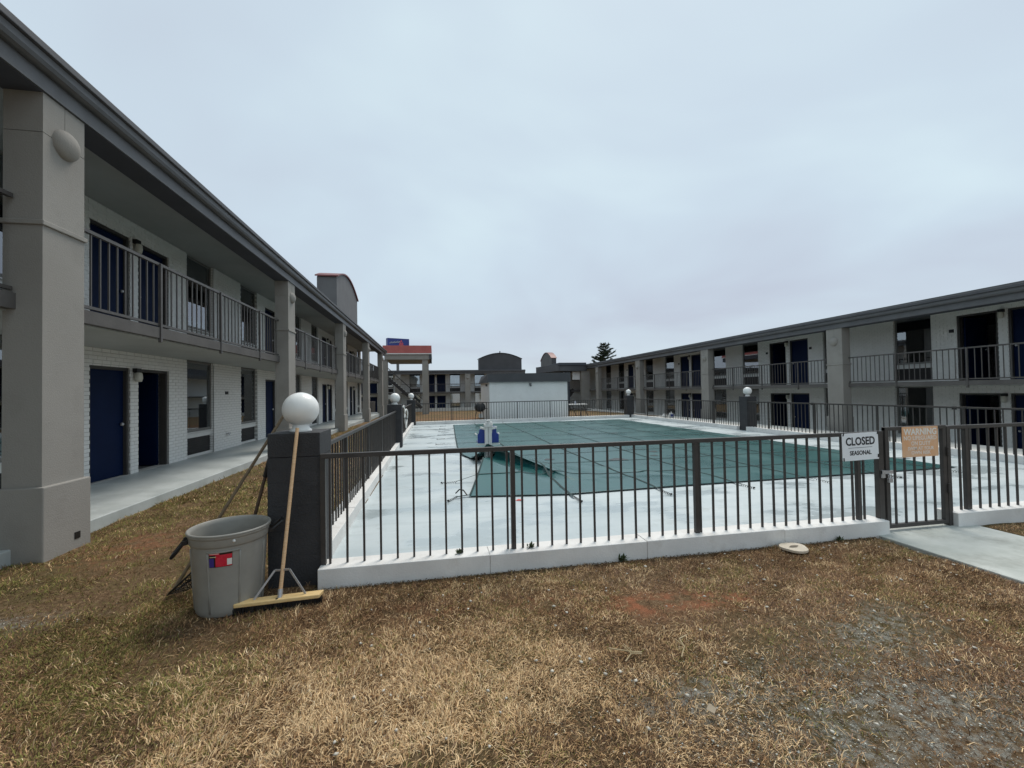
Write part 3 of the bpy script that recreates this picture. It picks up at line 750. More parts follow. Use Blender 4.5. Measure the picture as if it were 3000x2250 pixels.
for i in range(8):
    a, b = fxs[i] + .003, fxs[i + 1] - .003
    q = MB(); ya, yb = oblique(a), oblique(b)
    q.v = [(a, ya - .3, -.4), (b, yb - .3, -.4), (b, yb + .0, -.4), (a, ya + .0, -.4)]
    q.v += [(x, y, .15) for x, y, z in q.v]
    q.f = [(0, 3, 2, 1), (4, 5, 6, 7), (0, 1, 5, 4), (1, 2, 6, 5), (2, 3, 7, 6), (3, 0, 4, 7)]
    q.build('kerb_block', M_KERB, t, bevel=.006)
ry = list(np.linspace(3.96, 13.74, 7)); kerb('white kerb along the far long side of the pool, gate end', [(11.13, ry[i], 11.38, ry[i + 1]) for i in range(6)])
ry = list(np.linspace(14.17, 22.84, 7)); kerb('white kerb along the far long side of the pool, pump house end', [(11.1, ry[i], 11.35, ry[i + 1]) for i in range(6)])

def fence(label, p0, p1, z0, z1, posts, step, name='pool_fence', bar=.017, rails2=False):
    """posts: distances along; single bars share one mesh"""
    p0, p1 = Vector((*p0, 0)), Vector((*p1, 0)); Ln = (p1 - p0).length; d = (p1 - p0) / Ln
    t = thing(name, label, 'fence', (*((p0 + p1) / 2).xy, z0), 'dark metal fences round the pool')
    s = MB(); s.bar(p0 + Vector((0, 0, z1 - .02)), p1 + Vector((0, 0, z1 - .02)), .042, .04); s.build('top_rail', M_RAIL, t, bevel=.004)
    pm = shared_box('fence_post_%.2f' % (z1 - z0), .04, .04, z1 - z0 - .03)
    for q in posts: put('post', pm, M_RAIL, p0 + d * q + Vector((0, 0, z0 - .01)), t)
    bm_ = shared_box('fence_bar_%.2f' % (z1 - z0), bar, bar, z1 - z0 - .03)
    n = int(round(Ln / step))
    for k in range(n):
        q = step * (k + .5)
        if q > Ln - .03 or min([abs(q - z) for z in posts] + [9]) < .035: continue
        o = put('bar', bm_, M_RAIL, p0 + d * q + Vector((random.uniform(-.002, .002), random.uniform(-.002, .002), z0 - .008)), t, (random.uniform(-.004, .004), random.uniform(-.004, .004), math.atan2(d.y, d.x)))
    return t
fence('dark metal fence along the front of the pool carrying the closed sign', (-.94, 3.81), (4.64, 3.81), .15, 1.07, [.02, 1.63, 3.455, 5.35], .1372)
fence('dark metal fence leading on from the gate hinge post', (5.60, 3.83), (11.2, 3.83), .15, 1.10, [.29, 2.12, 3.95], .1372)
fence('dark metal side fence between the pier by the bin and the next pier', (-1.10, 4.21), (-1.10, 12.8), .15, 1.07, [1.46, 3.29, 5.12, 6.95], .137)
hosef = fence('dark metal side fence with a white hose hung on it', (-1.10, 13.2), (-1.10, 21.65), .15, 1.07, [1.5, 3.3, 5.1, 6.9], .137)
fence('thin metal fence across the far end of the pool in front of the pump house', (-.9, oblique(-.9) - .12), (10.85, oblique(10.85) - .12), .15, 1.06, [1.8, 3.6, 5.26, 7.1, 8.9, 10.7], .14)
fence('dark metal fence across the pool, stretch nearer the gate', (11.26, 4.0), (11.26, 13.75), .15, 1.07, [1.5, 3.33, 5.16, 7.0, 8.8], .137)
fence('dark metal fence across the pool, stretch with the white bags behind', (11.22, 14.17), (11.22, 22.85), .15, 1.07, [1.5, 3.33, 5.16, 7.0], .137)

def pier(label, x0, y0, seat=1.25, globe_dx=0):
    x1, y1 = x0 + .405, y0 + .405
    cx, cy = (x0 + x1) / 2 + globe_dx, (y0 + y1) / 2
    t = thing('lamp_pier', label, 'lamp pier', (cx, cy, 0), 'charcoal block piers with white globe lamps')
    zs = [-.25, .05, .25, .45, .65, .85, 1.05, 1.25]
    for k in range(7):
        q = MB(); e = random.uniform(-.0015, .0015)
        g_ = .0018 if k == 6 else .0004; q.box(x0 + e, y0 + e, zs[k] + g_, x1 + e, y1 + e, zs[k + 1] - .0004); q.build('block', M_PIER, t, bevel=.006 if k == 6 else .0012)
    MB().lathe([(.088, 1.25), (.088, 1.262), (.078, 1.27), (.068, 1.283), (.066, 1.315)], cx, cy, 28).build('lamp_collar', M_GLOBE, t, smooth=True)
    MB().sphere((cx, cy, 1.44), .148, 40, 24).build('globe', M_GLOBE, t, smooth='all')
    return t
pier('charcoal block pier with white globe, the one the broom leans on', -1.35, 3.81)
pier('charcoal globe pier halfway along the side fence nearest the walkway', -1.335, 12.8)
pier('charcoal globe pier at the far corner beside the lawn and canopy', -1.32, 21.65)
pier('charcoal globe pier halfway along the far long side of the pool', 11.21, 13.76)
pier('charcoal globe pier at the far corner near the picnic table', 10.86, 22.85)

# gate
gt = thing('pool_gate', 'dark metal pool gate with padlock carrying the orange warning sign', 'gate', (5.15, 3.79, 0))
s = MB(); s.box(4.735, 3.775, 1.075, 5.55, 3.815, 1.113); s.box(4.735, 3.775, .035, 5.55, 3.815, .075)
s.box(4.735, 3.776, .035, 4.785, 3.814, 1.113 - .001); s.box(5.50, 3.776, .035, 5.55, 3.814, 1.112); s.build('gate_frame', M_RAIL, gt, bevel=.003)
bm_ = shared_box('gate_bar', .017, .017, 1.01)
for k in range(5): put('bar', bm_, M_RAIL, (4.87 + k * .131, 3.795, .07), gt)
hp = thing('gate_post', 'dark metal post the gate hinges on, beside the kerb end', 'post', (5.585, 3.80, 0))
MB().box(5.557, 3.775, -.05, 5.607, 3.83, 1.10).build('hinge_post_tube', M_RAIL, hp, bevel=.003)
for z in (.42, .82):
    s = MB(); s.tube([(5.553, 3.768, z - .05), (5.553, 3.768, z + .05)], .016, 10); s.build('hinge', M_RAIL, hp)
lp = thing('gate_post', 'dark metal post the gate latches against, beside the closed sign', 'post', (4.675, 3.80, .15))
MB().box(4.645, 3.778, .14, 4.71, 3.832, 1.075).build('latch_post_tube', M_RAIL, lp, bevel=.003)
s = MB(); s.box(4.66, 3.755, .62, 4.80, 3.772, .655); s.box(4.66, 3.757, .58, 4.70, 3.774, .66); la = s.build('latch', M_STEEL, lp)
pk = thing('padlock', 'small steel padlock hanging on the gate latch', 'padlock', (4.745, 3.745, .55))
s = MB(); s.tube([(4.727, 3.745, .575), (4.727, 3.745, .605), (4.735, 3.745, .62), (4.745, 3.745, .625), (4.755, 3.745, .62), (4.763, 3.745, .605), (4.763, 3.745, .575)], .005, 8); s.build('shackle', M_STEEL, pk)
MB().box(4.72, 3.735, .53, 4.77, 3.757, .578).build('lock_body', M_STEEL, pk, bevel=.004)

# signs
M_SIGNW = mat('white_sign_sheet', (0.78, 0.80, 0.83), (0.82, 0.84, 0.86), 0.4, 4)
M_SIGNO = mat('faded_orange_sign', (0.72, 0.38, 0.19), (0.70, 0.44, 0.27), 0.5, 6, stain=((0.70, 0.50, 0.38), 5, 0.45, 0.7, 0.7))
M_INK = mat('black_ink', (0.02, 0.02, 0.025), None, 0.5)
M_INKW = mat('white_ink', (0.78, 0.74, 0.68), None, 0.5)
M_INKF = mat('faded_white_ink', (0.76, 0.62, 0.52), (0.80, 0.72, 0.65), 0.5, 12)
sg = thing('closed_sign', 'white closed seasonal sign tied to the fence by the gate', 'sign', (4.41, 3.775, .92))
rot = R(1.2)
s = MB()
def rp(x, z): return (4.41 + (x - 4.41) * math.cos(rot) - (z - .922) * math.sin(rot), .922 + (x - 4.41) * math.sin(rot) + (z - .922) * math.cos(rot))
x0, x1, z0, z1 = 4.185, 4.640, .779, 1.066
for y in (3.772, 3.775):
    for x, z in ((x0, z0), (x1, z0), (x1, z1), (x0, z1)):
        a, b = rp(x, z); s.v.append((a, y, b))
s.f = [(0, 1, 2, 3), (4, 7, 6, 5), (0, 4, 5, 1), (1, 5, 6, 2), (2, 6, 7, 3), (3, 7, 4, 0)]
s.build('sheet', M_SIGNW, sg)
put_text('CLOSED', .115, .365, (4.412, 3.771, .975), (R(90), -rot, 0), M_INK, sg)
put_text('SEASONAL', .062, .272, (4.412, 3.771, .855), (R(90), -rot, 0), M_INK, sg)
a, b = rp(4.26, .912); c, d = rp(4.56, .912)
MB().bar((a, 3.771, b), (c, 3.771, d), .001, .0035).build('rule_line', M_INK, sg)
for x, z in ((x0 + .012, z1 - .012), (x1 - .012, z1 - .012), (x1 - .012, z0 + .03), (x0 + .012, z0 + .012)):
    q, w = rp(x, z); MB().bar((q, 3.768, w - .012), (q + random.uniform(-.014, .014), 3.768, w + .022), .006, .008).build('cable_tie', M_BLACK, sg)
wg = thing('warning_sign', 'faded orange warning sign hung on the pool gate', 'sign', (5.185, 3.765, .945))
MB().box(4.945, 3.768, .782, 5.425, 3.772, 1.108).build('sheet', M_SIGNO, wg)
put_text('WARNING', .095, .44, (5.185, 3.767, 1.050), (R(90), 0, 0), M_INKW, wg)
put_text('NO LIFEGUARD', .062, .44, (5.185, 3.767, .984), (R(90), 0, 0), M_INKF, wg)
put_text('ON DUTY', .062, .26, (5.19, 3.767, .926), (R(90), 0, 0), M_INKF, wg)
put_text('SWIM AT YOUR', .05, .35, (5.19, 3.767, .872), (R(90), 0, 0), M_INKF, wg)
put_text('OWN RISK', .05, .26, (5.19, 3.767, .826), (R(90), 0, 0), M_INKF, wg)

# ================================================================== pool cover
def seg_dist(x, y, ax, ay, bx, by):
    t = np.clip(((x - ax) * (bx - ax) + (y - ay) * (by - ay)) / ((bx - ax) ** 2 + (by - ay) ** 2), 0, 1)
    qx, qy = ax + t * (bx - ax), ay + t * (by - ay)
    side = (x - ax) * (by - ay) - (y - ay) * (bx - ax)
    return np.hypot(x - qx, y - qy), t, side
def cover_h(x, y):
    x = np.asarray(x, float); y = np.asarray(y, float)
    cx = np.clip(np.minimum((x - 1.2) / 1.4, (9.1 - x) / 1.4), 0, 1); cy = np.clip(np.minimum((y - 6.9) / 1.4, (20.3 - y) / 1.4), 0, 1)
    e = cx * cy; e = e * e * (3 - 2 * e)
    h = .026 - .11 * e + .05 * e * (fbm(x * .45, y * .45, 9) - .5) + .014 * (fbm(x * 1.7, y * 1.2, 4) - .5)
    # the corner is lifted by the pool lift: a flat front face from corner to peak, a sharp fold to its right
    A, Pk, Q, H = (.40, 6.30), (1.10, 9.25), (2.55, 6.55), .40
    det = (Pk[1] - Q[1]) * (A[0] - Q[0]) + (Q[0] - Pk[0]) * (A[1] - Q[1])
    la = ((Pk[1] - Q[1]) * (x - Q[0]) + (Q[0] - Pk[0]) * (y - Q[1])) / det
    lp = ((Q[1] - A[1]) * (x - Q[0]) + (A[0] - Q[0]) * (y - Q[1])) / det
    d, t, sd = seg_dist(x, y, 1.13, 9.30, 2.40, 7.00)
    valley = np.clip(.12 + d / .62, 0, 1)
    front = .36 * np.clip(lp, 0, 1) ** 1.25 * np.where(sd >= 0, valley, 0)
    ridge = (H + .04) * (1 - t) ** .95 * np.where(sd >= 0, np.clip(1 - d / .26, 0, 1) ** .8, np.clip(1 - d / 1.0, 0, 1) ** 1.5)
    tent = np.maximum(front, ridge) * np.clip((10.5 - y) / 1.1, 0, 1)
    up = np.clip(tent / .05, 0, 1)
    fold = .016 * np.exp(-((x - 1.22 - (9.1 - y) * .16) / .07) ** 2) * np.clip((9.1 - y) / 1.0, 0, 1) * np.clip((y - 6.8) / 1.4, 0, 1)
    rip = .010 * np.sin((x * 1.6 + y * .8) * 8) * np.clip(1 - d / 1.0, 0, 1) * np.clip((y - 6.5) / .8, 0, 1) * (la < 0)
    w1 = np.exp(-((x - 2.9 - (8.6 - y) * .9) / .10) ** 2) * .022 * np.clip((8.7 - y) / .5, 0, 1) * np.clip((y - 6.6) / .8, 0, 1)
    return np.maximum(h, tent + .014) + fold + rip + w1
def left_edge(y):
    return np.interp(y, [6.3, 7.4, 8.4, 9.25, 9.9, 10.6, 12, 15, 21], [.48, .72, .93, 1.08, .86, .68, .63, .72, .92])
def near_edge(x): return np.interp(x, [.4, 1.2, 1.9, 4.2, 7, 9.6], [6.42, 6.28, 6.17, 6.27, 6.33, 6.38])
NXc, NYc = 230, 270
tt = np.linspace(0, 1, NYc); tt = tt ** 1.5
vv = []
for j in range(NYc):
    for i in range(NXc):
        s_ = (i / (NXc - 1)) ** 1.35
        yb = near_edge(.5 + s_ * 9.1); yf = 20.82 + .45 * s_
        y = yb + (yf - yb) * tt[j]
        x = left_edge(y) + (9.6 + .07 * tt[j] - left_edge(y)) * s_
        vv.append((x, y))
vv = np.array(vv); zz_ = cover_h(vv[:, 0], vv[:, 1])
# the lifted ridge overhangs the front flap: tuck the fabric back underneath it
d_, t_, sd_ = seg_dist(vv[:, 0], vv[:, 1], 1.13, 9.30, 2.40, 7.00)
q_ = np.clip(d_ / .26, 0, 1); tuck = np.where((sd_ > 0) & (t_ < 1) & (t_ > 0), 4 * q_ * (1 - q_), 0) * .30 * (1 - t_) ** .7
nv = np.array([2.30, 1.27]); nv /= np.hypot(*nv); vv = vv + nv * tuck[:, None]
ed = np.zeros((NYc, NXc), bool); ed[0, :] = ed[-1, :] = ed[:, -1] = True
zz_ = np.where(ed.ravel(), .016, zz_)
me = bpy.data.meshes.new('pool_cover')
me.from_pydata(np.column_stack([vv, zz_]).tolist(), [], [(j * NXc + i, j * NXc + i + 1, (j + 1) * NXc + i + 1, (j + 1) * NXc + i) for j in range(NYc - 1) for i in range(NXc - 1)])
me.update()
def cover_mat():
    M = mat('teal_cover_fabric', (0.004, 0.074, 0.073), (0.006, 0.092, 0.090), 0.30, 0.8, 0.035, 90, spec=0.5, rvar=.06, stain=((0.010, 0.085, 0.08), 1.1, 0.5, 0.75, 0.5))
    b = M.node_tree.nodes['Principled BSDF']
    b.inputs['Coat Weight'].default_value = 0.10; b.inputs['Coat Roughness'].default_value = 0.38; b.inputs['Sheen Weight'].default_value = 0.05; b.inputs['Sheen Roughness'].default_value = 0.35; b.inputs['Sheen Tint'].default_value = (0.75, 0.9, 0.95, 1)
    return M
M_COVER = cover_mat()
cov = link('pool_cover', me, M_COVER, smooth='all')
tag(cov, 'teal safety cover stretched over the pool, lifted into a tent by the pool lift', 'pool cover')
def ribbon(pts, w, name, matl, parent):
    s = MB(); pts = [Vector(p) for p in pts]
    for i, p in enumerate(pts):
        d = (pts[min(i + 1, len(pts) - 1)] - pts[max(i - 1, 0)]); d.z = 0; d.normalize()
        a = Vector((-d.y, d.x, 0)) * (w / 2)
        s.v += [tuple(p - a), tuple(p + a)]
    for i in range(len(pts) - 1): s.f.append((2 * i, 2 * i + 1, 2 * i + 3, 2 * i + 2))
    return s.build(name, matl, parent, recalc=False)
def spring(a, b, parent):
    a, b = Vector(a), Vector(b); s = MB()
    n = 30; d = b - a; L_ = d.length; d.normalize(); p = d.cross(Vector((0, 0, 1))).normalized(); q = p.cross(d)
    s.tube([a + d * L_ * k / n + (p * math.cos(k * 1.5) + q * math.sin(k * 1.5)) * .014 for k in range(n + 1)], .004, 5)
    s.tube([b, b + Vector((0, 0, .02))], .016, 8)
    return s.build('anchor_spring', M_BLACK, parent)
for X in (1.98, 3.38, 4.80, 6.22, 7.64, 9.04):
    yb = float(near_edge(X)); ysamp = np.concatenate([[yb - .22, yb - .08], np.linspace(yb, 20.95, 120), [21.25]])
    xw = X + .03 * np.sin(ysamp * .7 + X)
    h = np.where((ysamp < yb + .02) | (ysamp > 20.94), .02, cover_h(xw, ysamp)) + .006
    st = ribbon(list(zip(xw, ysamp, h)), .038, 'strap', M_STRAP, cov)
    spring((X, yb - .2, .024), (X + .03, yb - .46, .012), st)
for k, Y in enumerate(np.arange(7.45, 20.9, 1.42)):
    xl = float(left_edge(Y))
    xsamp = np.concatenate([[xl - .38], np.linspace(xl + (0.02 if abs(Y - 9.2) > 1.3 else .1), 9.62, 110), [9.95]])
    yw = Y + .04 * np.sin(xsamp * .9 + k) + .05 * np.sin(xsamp * .35 + k * 2)
    h = np.where((xsamp < xl) | (xsamp > 9.61), .02, cover_h(xsamp, yw)) + .006
    if 8 < Y < 10.5: xsamp, yw, h = xsamp[1:], yw[1:], h[1:]
    st = ribbon(list(zip(xsamp, yw, h)), .038, 'strap', M_STRAP, cov)
    if not 8 < Y < 10.5: spring((xl - .36, Y, .024), (xl - .62, Y + .02, .012), st)
# corner tie
st = ribbon([(.50, 6.44, .03), (.40, 6.40, .03), (.30, 6.36, .03)], .05, 'strap', M_STRAP, cov); spring((.32, 6.37, .03), (.18, 6.2, .012), st)
s = MB(); s.tube([(.47, 6.42, .03), (.42, 6.5, .09), (.36, 6.52, .10), (.30, 6.46, .06)], .010, 6); s.build('loose_strap_end', M_BLACK, cov)
for x, y, a in ((4.02, 8.96, .20), (5.05, 9.25, .09), (5.35, 9.85, .12), (2.55, 9.4, .12), (6.4, 14.5, .12)):
    h0 = float(cover_h(x, y)); s = MB(); n = 18
    s.v = [(x, y, h0 + .007)]
    for k in range(n):
        t = 2 * math.pi * k / n; rr = a * (1 + .18 * math.sin(3 * t + x)); px_, py_ = x + rr * math.cos(t), y + rr * .8 * math.sin(t)
        s.v.append((px_, py_, float(cover_h(px_, py_)) + .005))
    s.f = [(0, k + 1, (k + 1) % n + 1) for k in range(n)]
    s.build('wet_leaf_patch', mat('wet_leaves', (0.012, 0.016, 0.013), (0.03, 0.032, 0.024), 0.35, 20), cov, recalc=False)
# hem along the near edge
hx = np.linspace(.49, 9.6, 60)
ribbon([(x, float(near_edge(x)) - .004, .022) for x in hx], .03, 'hem', M_STRAP, cov)
hy = np.linspace(6.42, 20.8, 90)
ribbon([(float(left_edge(y)) + .004, y, float(cover_h(left_edge(y), y)) + .006) for y in hy], .03, 'hem', M_STRAP, cov)

# pool lift
lf = thing('pool_lift', 'white pool lift with two blue seats standing at the cover edge', 'pool lift', (1.2, 9.6, 0))
LX, LY = 1.2, 9.62
M_SEAT = mat('blue_seat_plastic', (0.010, 0.035, 0.22), (0.014, 0.045, 0.26), 0.3, 3)
s = MB(); s.box(LX - .15, LY - .15, .005, LX + .15, LY + .25, .03); s.build('base_plate', M_WHITE, lf, bevel=.008)
for dxx in (-.045, .04):
    s = MB(); s.box(LX + dxx - .036, LY - .04, .03, LX + dxx + .036, LY + .04, .82); s.build('mast', M_WHITE, lf, bevel=.008)
s = MB(); s.box(LX - .09, LY - .06, .78, LX + .10, LY + .10, .84); s.tube([(LX + .01, LY, .84), (LX + .01, LY, .90), (LX - .01, LY, .93)], .045, 12); s.tube([(LX - .06, LY - .02, .86), (LX + .09, LY, .87)], .025, 10); s.build('mast_head', M_WHITE, lf, smooth=True)
s = MB(); s.bar((LX + .02, LY, .74), (LX + .20, LY + .12, .75), .06, .06); s.bar((LX - .02, LY, .72), (LX - .17, LY + .1, .76), .05, .045); s.build('boom', M_WHITE, lf, bevel=.006)
for sx, wtop in ((-1, .07), (1, .05)):
    s = MB(); cx = LX + sx * (.135 if sx < 0 else .15)
    prof = [(cx - .10, .405), (cx + .10, .405), (cx + .10, .60), (cx + wtop, .63), (cx + wtop * .8, .78 if sx > 0 else .72), (cx - wtop * .8, .80 if sx > 0 else .73), (cx - wtop, .63), (cx - .10, .60)]
    if sx < 0: prof = [(2 * cx - a, b) for a, b in prof][::-1]
    yb = LY + .06
    for yy, ins in ((yb, 0), (yb + .05, 0)):
        for a, b in prof: s.v.append((a, yy + .06 * max(0, b - .55), b))
    K = len(prof); s.f = [tuple(range(K)), tuple(range(K, 2 * K))[::-1]] + [(k, (k + 1) % K, K + (k + 1) % K, K + k) for k in range(K)]
    st = s.build('seat', M_SEAT, lf, bevel=.012)
    MB().box(cx - .10, yb + .05, .40, cx + .10, yb + .36, .44).build('seat_pan', M_SEAT, st, bevel=.012)
    s = MB(); s.tube([(cx + sx * .115, yb + .02, .60), (cx + sx * .125, yb + .30, .60)], .016, 8); s.build('armrest', M_WHITE, st)
    s = MB(); s.bar((cx - .12, yb + .03, .375), (cx + .13, yb + .03, .375), .03, .03); s.build('seat_frame', M_WHITE, st)
s = MB(); s.bar((LX - .05, LY - .05, .30), (LX - .17, LY - .16, .28), .07, .05); s.tube([(LX - .07, LY - .1, .30), (LX - .08, LY - .16, .08), (LX - .2, LY - .22, .05)], .022, 8); s.build('footrest', M_WHITE, lf)

# ================================================================== bin, broom, poles
CX, CY = -1.528, 3.58
bn = thing('rubbish_bin', 'round grey plastic bin with black handles beside the charcoal pier', 'bin', (CX, CY, 0))
prof = [(.001, .022), (.19, .02), (.205, .0), (.214, .012), (.218, .05), (.243, .495), (.250, .50), (.255, .51), (.258, .555), (.263, .560), (.267, .568), (.267, .578), (.262, .585), (.251, .586), (.246, .58), (.242, .56), (.236, .49), (.210, .05), (.001, .045)]
MB().lathe(prof, CX, CY, 64).build('bin_body', M_CAN, bn, smooth=True)
q = MB(); q.tube([(CX + .262 * math.cos(t), CY + .262 * math.sin(t), .584) for t in np.linspace(0, 2 * math.pi, 56, endpoint=False)], .0095, 8, closed=True); q.build('rim', M_CAN, bn, smooth='all')
def can_r(z): return .218 + (.243 - .218) * (z - .05) / .445
for ang in (R(-101), R(-53), R(-5), R(-150)):
    s = MB(); s.tube([(CX + (can_r(z) + .0) * math.cos(ang), CY + (can_r(z) + .0) * math.sin(ang), z) for z in (.03, .2, .4, .47)], .0065, 6); s.build('rib', M_CAN, bn, smooth='all')
s = MB()
for k in range(9):
    ang = R(-101) + (R(-53) - R(-101)) * k / 8
    s.v.append((CX + (can_r(.47) + .004) * math.cos(ang), CY + (can_r(.47) + .004) * math.sin(ang), .47))
s2 = MB(); s2.tube(s.v, .0055, 6); s2.build('rib', M_CAN, bn, smooth='all')
def patch(a0, a1, z0, z1, off, matl, name, n=8, skew=0.0):
    s = MB()
    for k in range(n + 1):
        ang = R(a0 + (a1 - a0) * k / n); dz = skew * k / n
        for z in (z0 + dz, z1 + dz): s.v.append((CX + (can_r(z) + off) * math.cos(ang), CY + (can_r(z) + off) * math.sin(ang), z))
    for k in range(n): s.f.append((2 * k, 2 * k + 2, 2 * k + 3, 2 * k + 1))
    return s
stk = patch(-98, -64, .365, .475, .003, None, '').build('label_sticker', mat('sticker_black', (0.02, 0.012, 0.012), None, .35), bn, recalc=False)
patch(-88, -64.4, .368, .452, .0042, None, '').build('sticker_print', mat('sticker_red', (0.55, 0.012, 0.035), (0.62, 0.03, 0.06), .35, 30), stk, recalc=False)
patch(-97.7, -90.5, .368, .43, .0042, None, '').build('sticker_print', mat('sticker_blue', (0.045, 0.03, 0.22), None, .35), stk, recalc=False)
patch(-97.4, -82, .452, .472, .0046, None, '').build('sticker_print', MATS['sticker_red'], stk, recalc=False)
patch(-96.6, -83, .457, .4645, .0052, None, '').build('sticker_print', mat('sticker_pink', (0.75, 0.40, 0.38), None, .35), stk, recalc=False)
patch(-96.6, -87, .436, .442, .0046, None, '').build('sticker_print', mat('sticker_cream', (0.6, 0.5, 0.3), None, .35), stk, recalc=False)
patch(-71.5, -64.6, .375, .42, .0052, None, '').build('sticker_print', mat('sticker_white', (0.72, 0.72, 0.68), None, .35), stk, recalc=False)
for ang, tilt in ((R(200), -.055), (R(20), .03)):
    c_, s_ = math.cos(ang), math.sin(ang); tx, ty = -s_, c_
    def hp_(r, t, z): return (CX + r * c_ + t * tx, CY + r * s_ + t * ty, z)
    s = MB(); s.bar(hp_(.252, -.05, .525), hp_(.285, -.05, .52), .03, .03); s.bar(hp_(.252, .05, .525), hp_(.285, .05, .52), .03, .03)
    s.tube([hp_(.275, -.055, .525), hp_(.315, -.058, .525 + tilt), hp_(.345, -.05, .525 + tilt * 1.7), hp_(.345, .05, .525 + tilt * 1.7), hp_(.315, .058, .525 + tilt), hp_(.275, .055, .525)], .012, 8)
    s.build('handle', M_BLACK, bn, smooth=True)
MB().sphere((CX + .259 * math.cos(R(-62)), CY + .259 * math.sin(R(-62)), .54), .011, 8, 6).build('rivet', M_WHITE, bn, smooth='all')

br = thing('push_broom', 'wide push broom with a pale wooden handle leaning on the charcoal pier', 'broom', (-1.14, 3.43, 0))
hb = MB(); A = Vector((-1.447, 3.415, .066)); B = Vector((-.842, 3.452, .066)); up = Vector((0, -.02, 1)).normalized()
d = (B - A).normalized(); nrm = d.cross(up).normalized(); n2 = nrm.cross(d)
tmp = []
for p, ins in ((A, .02), (B, .02)):
    for a_, c_ in ((-.040, -.014), (.040, -.014), (.040, .014), (-.040, .014)):
        sh = ins if a_ > 0 else 0
        tmp.append(tuple(p + nrm * a_ + up * c_ + d * (sh if p is A else -sh)))
hb.v = tmp; hb.f = [(0, 3, 2, 1), (4, 5, 6, 7)] + [(i, (i + 1) % 4, 4 + (i + 1) % 4, 4 + i) for i in range(4)]
hd = hb.build('broom_block', M_YWOOD, br, bevel=.006)
bs = MB()
for k in range(70):
    for r_ in (-.026, -.009, .009, .026):
        p = A + (B - A) * ((k + .5) / 70) * .97 + (B - A) * .015 + nrm * r_ - up * .012
        q = p - up * .052 + Vector((random.uniform(-.006, .006), random.uniform(-.006, .006), 0)); q.z = max(q.z, .004)
        bs.bar(p, q, .007, .007)
bs.build('bristles', M_BLACK, br, kind='stuff', recalc=False)
C0 = Vector((-1.137, 3.432, .070)); T0 = Vector((-1.113, 3.795, 1.292))
MB().tube([C0 + (T0 - C0) * k / 6 for k in range(7)], .0135, 14).build('broom_handle', M_WOOD, br, smooth=True)
MB().tube([C0, C0 + (T0 - C0) * .05], .0175, 12).build('ferrule', M_STEEL, br, smooth=True)
J = C0 + (T0 - C0) * .155
def flat(pts, name):
    s = MB()
    for a, b in zip(pts[:-1], pts[1:]): s.bar(a, b, .014, .006, (0, 1, .2))
    return s.build(name, M_STEEL, br)
flat([J + Vector((-.012, -.012, 0)), J + Vector((-.05, -.012, .002)), A + (B - A) * .23 + up * .014], 'brace_arm')
flat([J + Vector((.012, -.012, 0)), J + Vector((.05, -.012, .002)), A + (B - A) * .80 + up * .014], 'brace_arm')
s = MB(); s.tube([C0 + Vector((-.012, -.026, .005)), C0 + Vector((-.012, -.026, .0125))], .008, 12); s.build('screw_hole', M_BLACK, br)

nt = thing('pool_net', 'dirty leaf net on a long pole behind the grey bin', 'pool net', (-2.0, 3.85, 0))
Pa, Pb = Vector((-2.06, 3.84, .02)), Vector((-1.345, 4.235, 1.40))
MB().tube([Pa + (Pb - Pa) * k / 5 for k in range(6)], .013, 10).build('net_pole', M_OLDWOOD, nt, smooth=True)
ring = [(-2.07, 3.80, .02), (-2.02, 3.74, .06), (-1.90, 3.72, .17), (-1.80, 3.76, .27), (-1.78, 3.86, .27), (-1.84, 3.95, .2), (-1.95, 3.95, .09), (-2.05, 3.88, .02)]
MB().tube(ring, .008, 6, closed=True).build('net_frame', M_BLACK, nt, smooth='all')
def net_mat():
    M = bpy.data.materials.new('leaf_net_mesh'); M.use_nodes = True; n, l = M.node_tree.nodes, M.node_tree.links
    b = n['Principled BSDF']; b.inputs['Base Color'].default_value = (.02, .02, .018, 1); b.inputs['Roughness'].default_value = .9
    t = n.new('ShaderNodeTexCoord'); v = n.new('ShaderNodeTexVoronoi'); v.feature = 'DISTANCE_TO_EDGE'; v.inputs['Scale'].default_value = 70
    l.new(t.outputs['Object'], v.inputs['Vector']); mt = n.new('ShaderNodeMath'); mt.operation = 'LESS_THAN'; mt.inputs[1].default_value = .13
    l.new(v.outputs['Distance'], mt.inputs[0]); l.new(mt.outputs[0], b.inputs['Alpha'])
    return M
s = MB(); cn = Vector((-1.93, 3.83, .06)); rings = 5; K = len(ring)
for k in range(rings):
    f = 1 - k / (rings - 1) * .95
    for p in ring:
        q = cn + (Vector(p) - cn) * f; q.z = q.z - .07 * (1 - f) ** .7 * (1 if q.z > .1 else .4); s.v.append((q.x, q.y, max(q.z, .01)))
for k in range(rings - 1):
    for i in range(K): s.f.append((k * K + i, k * K + (i + 1) % K, (k + 1) * K + (i + 1) % K, (k + 1) * K + i))
s.build('net_bag', net_mat(), nt, smooth='all', recalc=False)
rk = thing('garden_tool', 'brown wooden tool handle with a black grip behind the bin', 'tool', (-1.6, 4.05, 0))
Ra, Rb = Vector((-1.66, 4.02, .01)), Vector((-1.372, 3.93, 1.02))
MB().tube([Ra, Ra + (Rb - Ra) * .5, Ra + (Rb - Ra) * .9], .014, 10).build('tool_handle', M_BROWNPOLE, rk, smooth=True)
s = MB(); s.tube([Ra + (Rb - Ra) * .86, Rb], .02, 10); s.build('grip', M_BLACK, rk, smooth=True)
s = MB(); s.bar(Ra + Vector((-.12, .0, .02)), Ra + Vector((.12, .0, .02)), .03, .05); s.build('tool_head', M_STEEL, rk)

